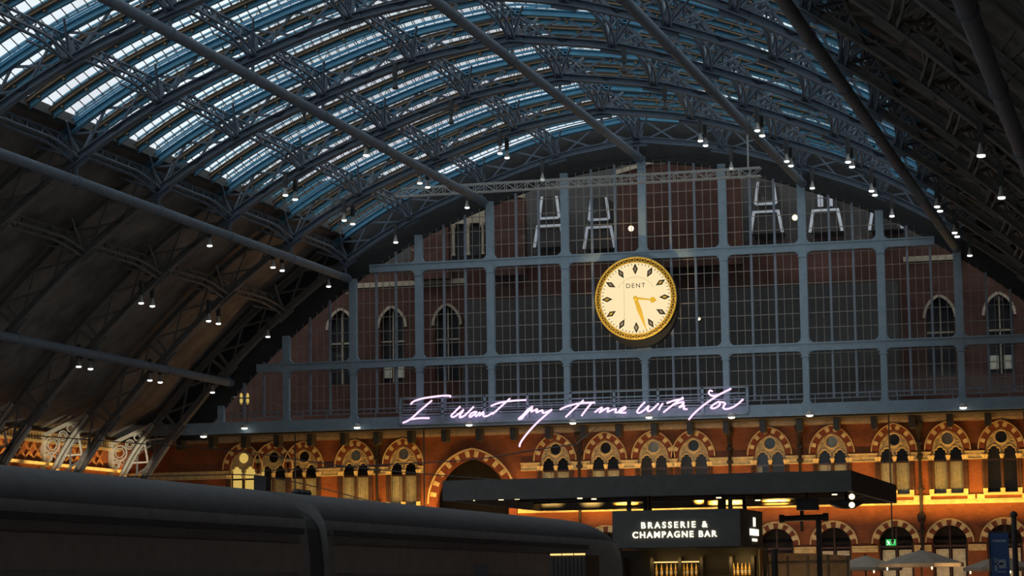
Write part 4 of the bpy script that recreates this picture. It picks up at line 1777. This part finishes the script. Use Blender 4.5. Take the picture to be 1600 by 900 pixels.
# ------------------------------------------------------------------ champagne bar
CY = -60.0
cn = empty('bar_canopy', (0, 0, 0))
tag(cn, 'long flat charcoal canopy over the bar in front of the hotel', 'canopy')
X0, X1 = 6.35, 19.2
b = MB()
b.box(X0, X1, CY, CY + .15, 4.80, 5.43)
b.box(X0, X0 + .15, CY + .15, CY + 11.7, 4.80, 5.43)
b.box(X1 - .15, X1, CY + .15, CY + 11.7, 4.80, 5.43)
b.box(X0, X1, CY + 11.7, CY + 11.85, 4.80, 5.43)
b.build('fascia', M['canopy'], cn)
b = MB()
b.box(X0 + .15, X1 - .15, CY + .15, CY + 11.7, 5.25, 5.40)
b.build('canopy_roof', M['canopy'], cn)
b = MB()
for i in range(5):
    y = CY + 1.8 + i * 2.2
    b.box(X0 + .15, X1 - .15, y, y + .18, 5.02, 5.25)
b.build('ceiling_beam', M['shelf'], cn)
for (px, y) in ((1012, CY + 4.6), (1128, CY + 4.6), (1012, CY + 10.5), (1128, CY + 10.5)):
    x = at(px, 800, y).x
    b = MB()
    b.tube((x, y, 0), (x, y, 5.25), .14, 12)
    b.build('column', M['iron'], cn, True)
for i, (px, py, yy) in enumerate([(738, 781, -57), (783, 780, -57), (808, 779, -56), (906, 778, -56), (928, 779, -55), (1010, 776, -55), (1123, 777, -56), (1184, 781, -56),
                                  (1304, 772, -55)]):
    p = at(px, py, yy)
    o = empty('canopy_downlight', p)
    tag(o, 'small warm downlight under the bar canopy, %s from the left' % ORD[i + 1], 'lamp', 'downlights under the canopy')
    r = .085
    b = MB()
    b.lathe([(r, -.03), (r, .0)], (0, 0, 0), 10)
    b.build('glowing_lens', M['warmlit'], o)
    b = MB()
    b.lathe([(r + .03, .0), (r + .03, .12), (.03, .14), (.03, 5.26 - p.z)], (0, 0, 0), 10)
    b.build('lamp_can', M['iron'], o)
for i, (px, py) in enumerate([(1331, 776), (1331, 789)]):
    p = at(px, py, -59.2)
    o = empty('floodlight', p)
    tag(o, 'round bright floodlight at the canopy corner, %s of the two' % ('upper' if i == 0 else 'lower'), 'lamp', 'floodlights at the canopy corner')
    b = MB()
    b.lathe([(.02, .03), (.06, .02), (.09, 0)], (0, 0, 0), 12, 'Y')
    b.build('glowing_lens', M['warmlit'], o)
    b = MB()
    b.lathe([(.12, 0), (.12, -.2), (.06, -.3)], (0, 0, 0), 12, 'Y')
    b.build('lamp_housing', M['iron'], o)
    b = MB()
    b.bar((0, .2, 0), (0, .2, 5.26 - p.z), .05)
    b.build('lamp_arm', M['iron'], o)
p = at(1322, 790, -58.0)
b = MB()
b.lathe([(.1, -.10), (.3, -.07), (.5, .03), (.54, .08), (.54, .14), (.1, .18)], (0, 0, 0), 16)
o = empty('dome_heater', p)
tag(o, 'black dome hanging under the right end of the canopy', 'heater')
b.build('dome_body', M['iron'], o, True)
b = MB()
b.tube((0, 0, .17), (0, 0, 5.26 - p.z), .04, 8)
b.build('hanger', M['iron'], o)
p = at(1262, 786, -58.0)
o = empty('speaker_box', p)
tag(o, 'black box hanging under the canopy left of the dome', 'speaker')
MB().box(-.32, .32, -.2, .2, -.22, .15).build('cabinet', M['iron'], o)
MB().box(-.04, .04, -.04, .04, .15, 5.26 - p.z).build('hanger', M['iron'], o)
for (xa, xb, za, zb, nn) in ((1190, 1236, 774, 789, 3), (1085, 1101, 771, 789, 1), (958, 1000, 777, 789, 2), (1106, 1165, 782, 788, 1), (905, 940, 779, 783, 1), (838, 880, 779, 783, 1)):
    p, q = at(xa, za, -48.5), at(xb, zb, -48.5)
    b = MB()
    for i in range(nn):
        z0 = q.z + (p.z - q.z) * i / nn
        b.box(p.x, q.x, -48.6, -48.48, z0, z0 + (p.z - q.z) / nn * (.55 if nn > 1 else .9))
    b.build('lit_patch_slats', M['litboard'], cn)  # gold boards stand in for lit patches inside the rear fascia
    o_ = light('AREA', ((p.x + q.x) / 2, -49.1, (p.z + q.z) / 2), ((p.x + q.x) / 2, -48.5, (p.z + q.z) / 2), 2 + 5 * (q.x - p.x), (1.0, 0.60, 0.16), max(.1, q.x - p.x - .3), .05, name='slat_fill')  # light added in front of each board to make it glow
    o_.data.spread = 0.7

# sign box
sg = empty('bar_sign', (0, 0, 0))
tag(sg, 'black box sign with glowing letters Brasserie and Champagne Bar', 'sign')
SX0, SX1, SZ0, SZ1 = 11.82, 15.8, 3.22, 4.36
b = MB()
b.box(SX0, SX1, CY - .05, -56.0, SZ0, SZ1)
b.build('sign_box', M['canopy'], sg)
for x in (SX0 + .4, SX1 - .4):
    for y in (.5, 3.0):
        b = MB()
        b.box(x - .06, x + .06, CY + y, CY + y + .12, SZ1, 5.26)
        b.build('sign_hanger', M['iron'], sg)
for words, z, wid in ((('BRASSERIE', '&'), 3.89, 2.07), (('CHAMPAGNE', 'BAR'), 3.60, 2.63)):
    def span(me_):
        xs_ = [v.co.x for v in me_.vertices]
        return min(xs_), max(xs_)
    ws = []
    for spc in (1.0, 1.5):
        full = text_mesh('line', ' '.join(words), .262, .03, M['signlit'], .0075, spc)
        ws.append(span(full)[1] - span(full)[0])
        bpy.data.meshes.remove(full)
    spc = 1.0 + .5 * (wid - ws[0]) / (ws[1] - ws[0])
    for i, wd in enumerate(words):
        me = text_mesh('glowing_word', wd, .262, .03, M['signlit'], .0075, spc)
        lo_, hi_ = span(me)
        t = link('glowing_word', me, sg)
        t.location = (13.77 + (-wid / 2 - lo_ if i == 0 else wid / 2 - hi_), CY - .075, z)
b = MB()
b.box(SX1, SX1 + .03, -57.75, -57.45, 3.86, 4.14)
b.box(SX1, SX1 + .03, -58.4, -56.9, 3.58, 3.78)
b.box(SX1, SX1 + .03, -58.0, -57.2, 3.40, 3.48)
b.build('side_mark', M['signlit'], sg)
# bar counter and back bar beneath
bc = empty('bar_counter', (0, 0, 0))
tag(bc, 'dark slatted bar counter under the glowing sign', 'bar')
b = MB()
b.box(9.2, 15.9, CY + .2, CY + 1.0, 0, 1.15)
b.build('counter_body', M['shelf'], bc)
b = MB()
for i in range(22):
    x = 9.3 + i * .3
    b.box(x, x + .12, CY + .14, CY + .2, 0, 1.1)
b.build('slat', M['iron'], bc)
b = MB()
b.box(9.1, 16.0, CY + .05, CY + 1.1, 1.15, 1.22)
b.build('counter_top', M['iron'], bc)
bb = empty('bottle_cabinet', (0, 0, 0))
tag(bb, 'dark wood back bar cabinet with lit glass shelves', 'cabinet')
b = MB()
b.box(9.2, 16.0, CY + 3.4, CY + 3.6, 0, 3.21)
for x in (9.2, 11.4, 12.35, 13.25, 13.95, 14.9, 15.6):
    b.box(x, x + .1, CY + 2.9, CY + 3.4, 0, 2.95)
b.build('cabinet_frame', M['black'], bb)
for z in (1.25, 1.8, 2.36):
    b = MB()
    b.box(9.3, 15.6, CY + 2.95, CY + 3.4, z - .03, z)
    b.build('shelf', M['shelf'], bb)
b = MB()
b.box(12.45, 13.25, CY + 3.0, CY + 3.08, 2.36 + .42, 2.36 + .46)
b.box(13.3, 13.9, CY + 3.0, CY + 3.08, 2.36 + .42, 2.36 + .46)
b.build('shelf_light', M['ledstrip'], bb)
b = MB()
b.box(9.35, 10.95, CY - .02, CY + .1, 3.12, 3.17)
b.box(9.25, 11.9, CY + .0, CY + .12, 3.17, 3.24)
b.box(9.25, 9.35, CY + .0, CY + .12, 0, 3.2)
b.box(11.7, 11.82, CY + .0, CY + .12, 0, 3.2)
b.build('front_frame', M['iron'], bc)
p0, p1 = at(860, 862, -82), at(916, 865, -82)
o = empty('slatted_booth', (0, -82, 0))
tag(o, 'dark slatted booth with a thin gold light strip beside the train nose', 'booth')
b = MB()
b.box(p0.x, p1.x, .02, 1.2, 0, p1.z - .03)
b.build('booth_body', M['shelf'], o)
b = MB()
for i in range(9):
    x = p0.x + (p1.x - p0.x) * i / 9
    b.box(x, x + .06, 0, .03, 0, p1.z - .06)
b.build('slat', M['iron'], o)
n = 3
for i in range(n):
    xa, xb = p0.x + (p1.x - p0.x) * i / n, p0.x + (p1.x - p0.x) * (i + .9) / n
    b = MB()
    b.box(xa, xb, -.02, .02, p1.z - .03, p1.z + .01)
    b.build('light_strip', M['ledstrip'], o)
light('AREA', (13.2, CY + 2.6, 2.85), (13.2, CY + 3.3, 2.4), 9, (1.0, 0.62, 0.2), 2.0, .1, name='back_bar_light')
light('AREA', (15.2, CY + 2.6, 2.85), (15.2, CY + 3.3, 2.4), 9, (1.0, 0.62, 0.2), .9, .1, name='back_bar_light')
proto_b = None
bx_list = [12.50, 12.66, 12.83, 12.98, 13.12, 13.38, 13.5, 13.64, 13.78, 15.0, 15.12, 15.25, 15.38, 15.5]
for i, x in enumerate(bx_list):
    for zi, z in enumerate((2.36, 1.8)):
        if proto_b is None:
            proto_b = empty('bottle', (0, 0, 0))
            b = MB()
            b.lathe([(.045, 0), (.045, .2), (.03, .26), (.016, .3), (.016, .36)], (0, 0, 0), 10)
            b.build('bottle_glass', M['bottle'], proto_b, True)
            b = MB()
            b.lathe([(.019, .33), (.019, .385)], (0, 0, 0), 8)
            b.build('cap', M['brass'], proto_b)
            b = MB()
            b.lathe([(.0465, .06), (.0465, .16)], (0, 0, 0), 10)
            b.build('paper_label', M['cream'], proto_b)
            o = proto_b
        else:
            o = copy_tree(proto_b)
        o.location = (x, CY + 3.12 + .04 * ((i * 7) % 3), z)
        tag(o, 'amber bottle on the %s lit back bar shelf, %s from the left' % ('upper' if zi == 0 else 'lower', ORD[i + 1]), 'bottle', 'bottles behind the bar')
# tall heater-like post at the right end of the sign
for i, (x, lab) in enumerate(((16.0, 'bronze steel post right of the bar sign, left one of the pair'), (16.42, 'bronze steel post right of the bar sign, right one of the pair'))):
    o = empty('steel_post', (x, -57.9 + .3 * i, 0))
    tag(o, lab, 'post', 'bronze posts by the sign')
    b = MB()
    b.tube((0, 0, 0), (0, 0, 3.15), .10, 12)
    b.build('shaft', M['brass'] if i == 0 else M['iron'], o, True)
    b = MB()
    b.lathe([(.16, 0), (.16, .05), (.11, .12)], (0, 0, 0), 12)
    b.build('foot', M['iron'], o)
# horizontal tube on posts (heater rail)
p0, p1 = at(1222, 811, -54), at(1290, 808, -54)
o = empty('heater_rail', (0, 0, 0))
tag(o, 'dark horizontal tube on a post in front of the ground floor arches', 'rail')
b = MB()
b.tube(p0, p1, .10, 12)
for p in (p0, p1):
    b.tube(p - Vector((.08, 0, 0)), p + Vector((.08, 0, 0)), .14, 12)
b.build('tube', M['iron'], o, True)
b = MB()
pp = at(1279, 812, -54)
b.box(pp.x - .08, pp.x + .08, -54.08, -53.92, 0, pp.z)
b.build('post', M['iron'], o)
b = MB()
pq = at(1253, 806, -54)
b.tube((pq.x, -54, pq.z - .1), (pq.x, -54, pq.z + .25), .06, 8)
b.build('bracket', M['iron'], o)

# terrace screen between bar and umbrellas
o = empty('terrace_screen', (0, 0, 0))
tag(o, 'dark curved terrace screen below the heater rail right of the bar', 'screen')
a0, a1 = at(1200, 868, -50), at(1325, 868, -50)
b = MB()
n = 10
for i in range(n):
    xa, xb = a0.x + (a1.x - a0.x) * i / n, a0.x + (a1.x - a0.x) * (i + 1) / n
    za, zb = 3.12 - .12 * (i / n) ** 2, 3.12 - .12 * ((i + 1) / n) ** 2
    b.quadbox([(xa, -50.05, .2), (xb, -50.05, .2), (xb, -49.95, .2), (xa, -49.95, .2), (xa, -50.05, za), (xb, -50.05, zb), (xb, -49.95, zb), (xa, -49.95, za)])
b.build('panel', M['terrace'], o)
b = MB()
b.box(a0.x, a1.x, -50.12, -49.88, 2.75, 2.82)
for i in range(5):
    x = a0.x + (a1.x - a0.x) * i / 4
    b.box(x - .04, x + .04, -50.1, -49.9, 0, 3.0)
b.build('frame_rail', M['iron'], o)

for x, y in ((17.5, -40.0), (20.5, -38.5), (16.2, -52.5)):  # fill points added to lift the umbrellas and terrace panel
    light('POINT', (x, y, 2.1), (x, y, 0), 60, (1.0, 0.62, 0.28), .15, name='terrace_fill')
# umbrellas
def umbrella(px, py, y, wd, lab):
    top = at(px, py, y)
    o = empty('patio_umbrella', (top.x, y, 0))
    tag(o, lab, 'umbrella', 'grey umbrellas on the terrace')
    b = MB()
    hz, ez = top.z, top.z - .62 * wd / 2
    n = 8
    R = wd
    ring_ = [(R * math.cos(2 * PI * (k + .5) / n), R * math.sin(2 * PI * (k + .5) / n), ez) for k in range(n)]
    midr = [(R * .5 * math.cos(2 * PI * (k + .5) / n), R * .5 * math.sin(2 * PI * (k + .5) / n), ez + (hz - ez) * .55) for k in range(n)]
    for k in range(n):
        j = (k + 1) % n
        b.quad(ring_[k], ring_[j], midr[j], midr[k])
        b.quad(midr[k], midr[j], (0.02 * math.cos(j), .02 * math.sin(j), hz), (0, 0, hz))
        lo_ = lambda p: (p[0] * .985, p[1] * .985, p[2] - .14)
        b.quad(ring_[k], ring_[j], lo_(ring_[j]), lo_(ring_[k]))
    b.build('cloth_canopy', M['umb'], o)
    b = MB()
    b.tube((0, 0, 0), (0, 0, hz + .08), .035, 8)
    b.build('pole', M['shelf'], o)
    b = MB()
    for k in range(n):
        b.bar((0, 0, hz - .06), (ring_[k][0] * .98, ring_[k][1] * .98, ez - .03), .025)
    b.build('rib', M['shelf'], o)
    for k in (4, 6):
        b = MB()
        b.lathe([(.02, -.30), (.03, -.27), (.03, -.2), (.015, -.16)], (ring_[k][0] * .8, ring_[k][1] * .8, ez + .05), 8)
        l = b.build('hanging_lantern', M['warmlit'], o)
        b = MB()
        b.tube((ring_[k][0] * .8, ring_[k][1] * .8, ez - .11), (ring_[k][0] * .8, ring_[k][1] * .8, ez + .1), .008, 5)
        b.build('lantern_cord', M['iron'], l)
    b = MB()
    b.lathe([(.35, 0), (.35, .08), (.06, .12)], (0, 0, 0), 16)
    b.build('base', M['iron'], o)
    return o


umbrella(1439, 859, -37, 1.72, 'large grey brown umbrella under the green exit sign')
umbrella(1352, 868, -30, 1.6, 'smaller umbrella partly behind and left of the large one')
umbrella(1562, 868, -30, 1.6, 'umbrella partly hidden behind the blue banner')

# banner, lamp post, exit sign
a0, a1 = at(1547, 833, -45), at(1576, 840, -45)
o = empty('banner', (0, -45, 0))
tag(o, 'tall narrow blue banner with faint pale print, far right', 'banner')
b = MB()
b.box(a0.x, a1.x, -.02, .02, .5, a0.z)
b.build('banner_cloth', M['banner'], o)
b = MB()
cx = (a0.x + a1.x) / 2
b.box(a0.x + .08, a1.x - .1, -.026, -.02, a0.z - .32, a0.z - .24)
for i, (dx0, dx1, z0, z1) in enumerate(((-.2, .1, 1.02, .96), (-.16, .18, .9, .84), (-.05, .2, 1.15, .9), (-.2, -.12, 1.25, .8), (-.1, .2, 1.3, 1.25))):
    b.box(cx + dx0, cx + dx1, -.026, -.02, a0.z - z0 - .1, a0.z - z1 - .1)
b.build('banner_print', M['bannerwhite'], o)
b = MB()
b.tube((a0.x - .04, 0, 0), (a0.x - .04, 0, a0.z + .1), .03, 8)
b.tube((a0.x - .05, 0, a0.z + .03), (a1.x, 0, a0.z + .03), .02, 8)
b.box(a0.x - .3, a1.x, -.25, .25, 0, .05)
b.build('banner_pole', M['iron'], o)
p = at(1584, 808, -44)
o = empty('lamp_post', (p.x, -44, 0))
tag(o, 'slim dark post right of the blue banner', 'post')
b = MB()
b.tube((0, 0, 0), (0, 0, p.z), .13, 10, .09)
b.build('post_shaft', M['iron'], o, True)
b = MB()
b.lathe([(.1, p.z), (.15, p.z + .05), (.12, p.z + .15), (.03, p.z + .22)], (0, 0, 0), 10)
b.build('post_finial', M['iron'], o)
p = at(1392, 847.5, WY - .15)
o = empty('exit_sign', (p.x, WY - .15, p.z))
tag(o, 'small lit green exit sign in a ground floor arch', 'sign')
b = MB()
b.box(-.27, .27, 0, .06, -.17, .17)
b.build('sign_panel', M['green'], o)
b = MB()
b.box(-.21, -.13, -.012, 0, .02, .1)
b.bar((-.15, -.006, .03), (-.10, -.006, -.05), .06, .012, (0, 1, 0))
b.bar((-.10, -.006, -.05), (-.2, -.006, -.13), .04, .012, (0, 1, 0))
b.bar((-.10, -.006, -.05), (-.04, -.006, -.13), .04, .012, (0, 1, 0))
b.bar((-.2, -.006, .0), (-.04, -.006, .02), .035, .012, (0, 1, 0))
b.bar((.04, -.006, 0), (.22, -.006, 0), .05, .012, (0, 1, 0))
b.prism([(.02, 0), (.10, .08), (.10, -.08)], -.012, 0)
b.build('sign_symbol', M['exitwhite'], o)
b = MB()
b.box(-.03, .03, .06, .36, -.03, .03)
b.build('sign_bracket', M['iron'], o)
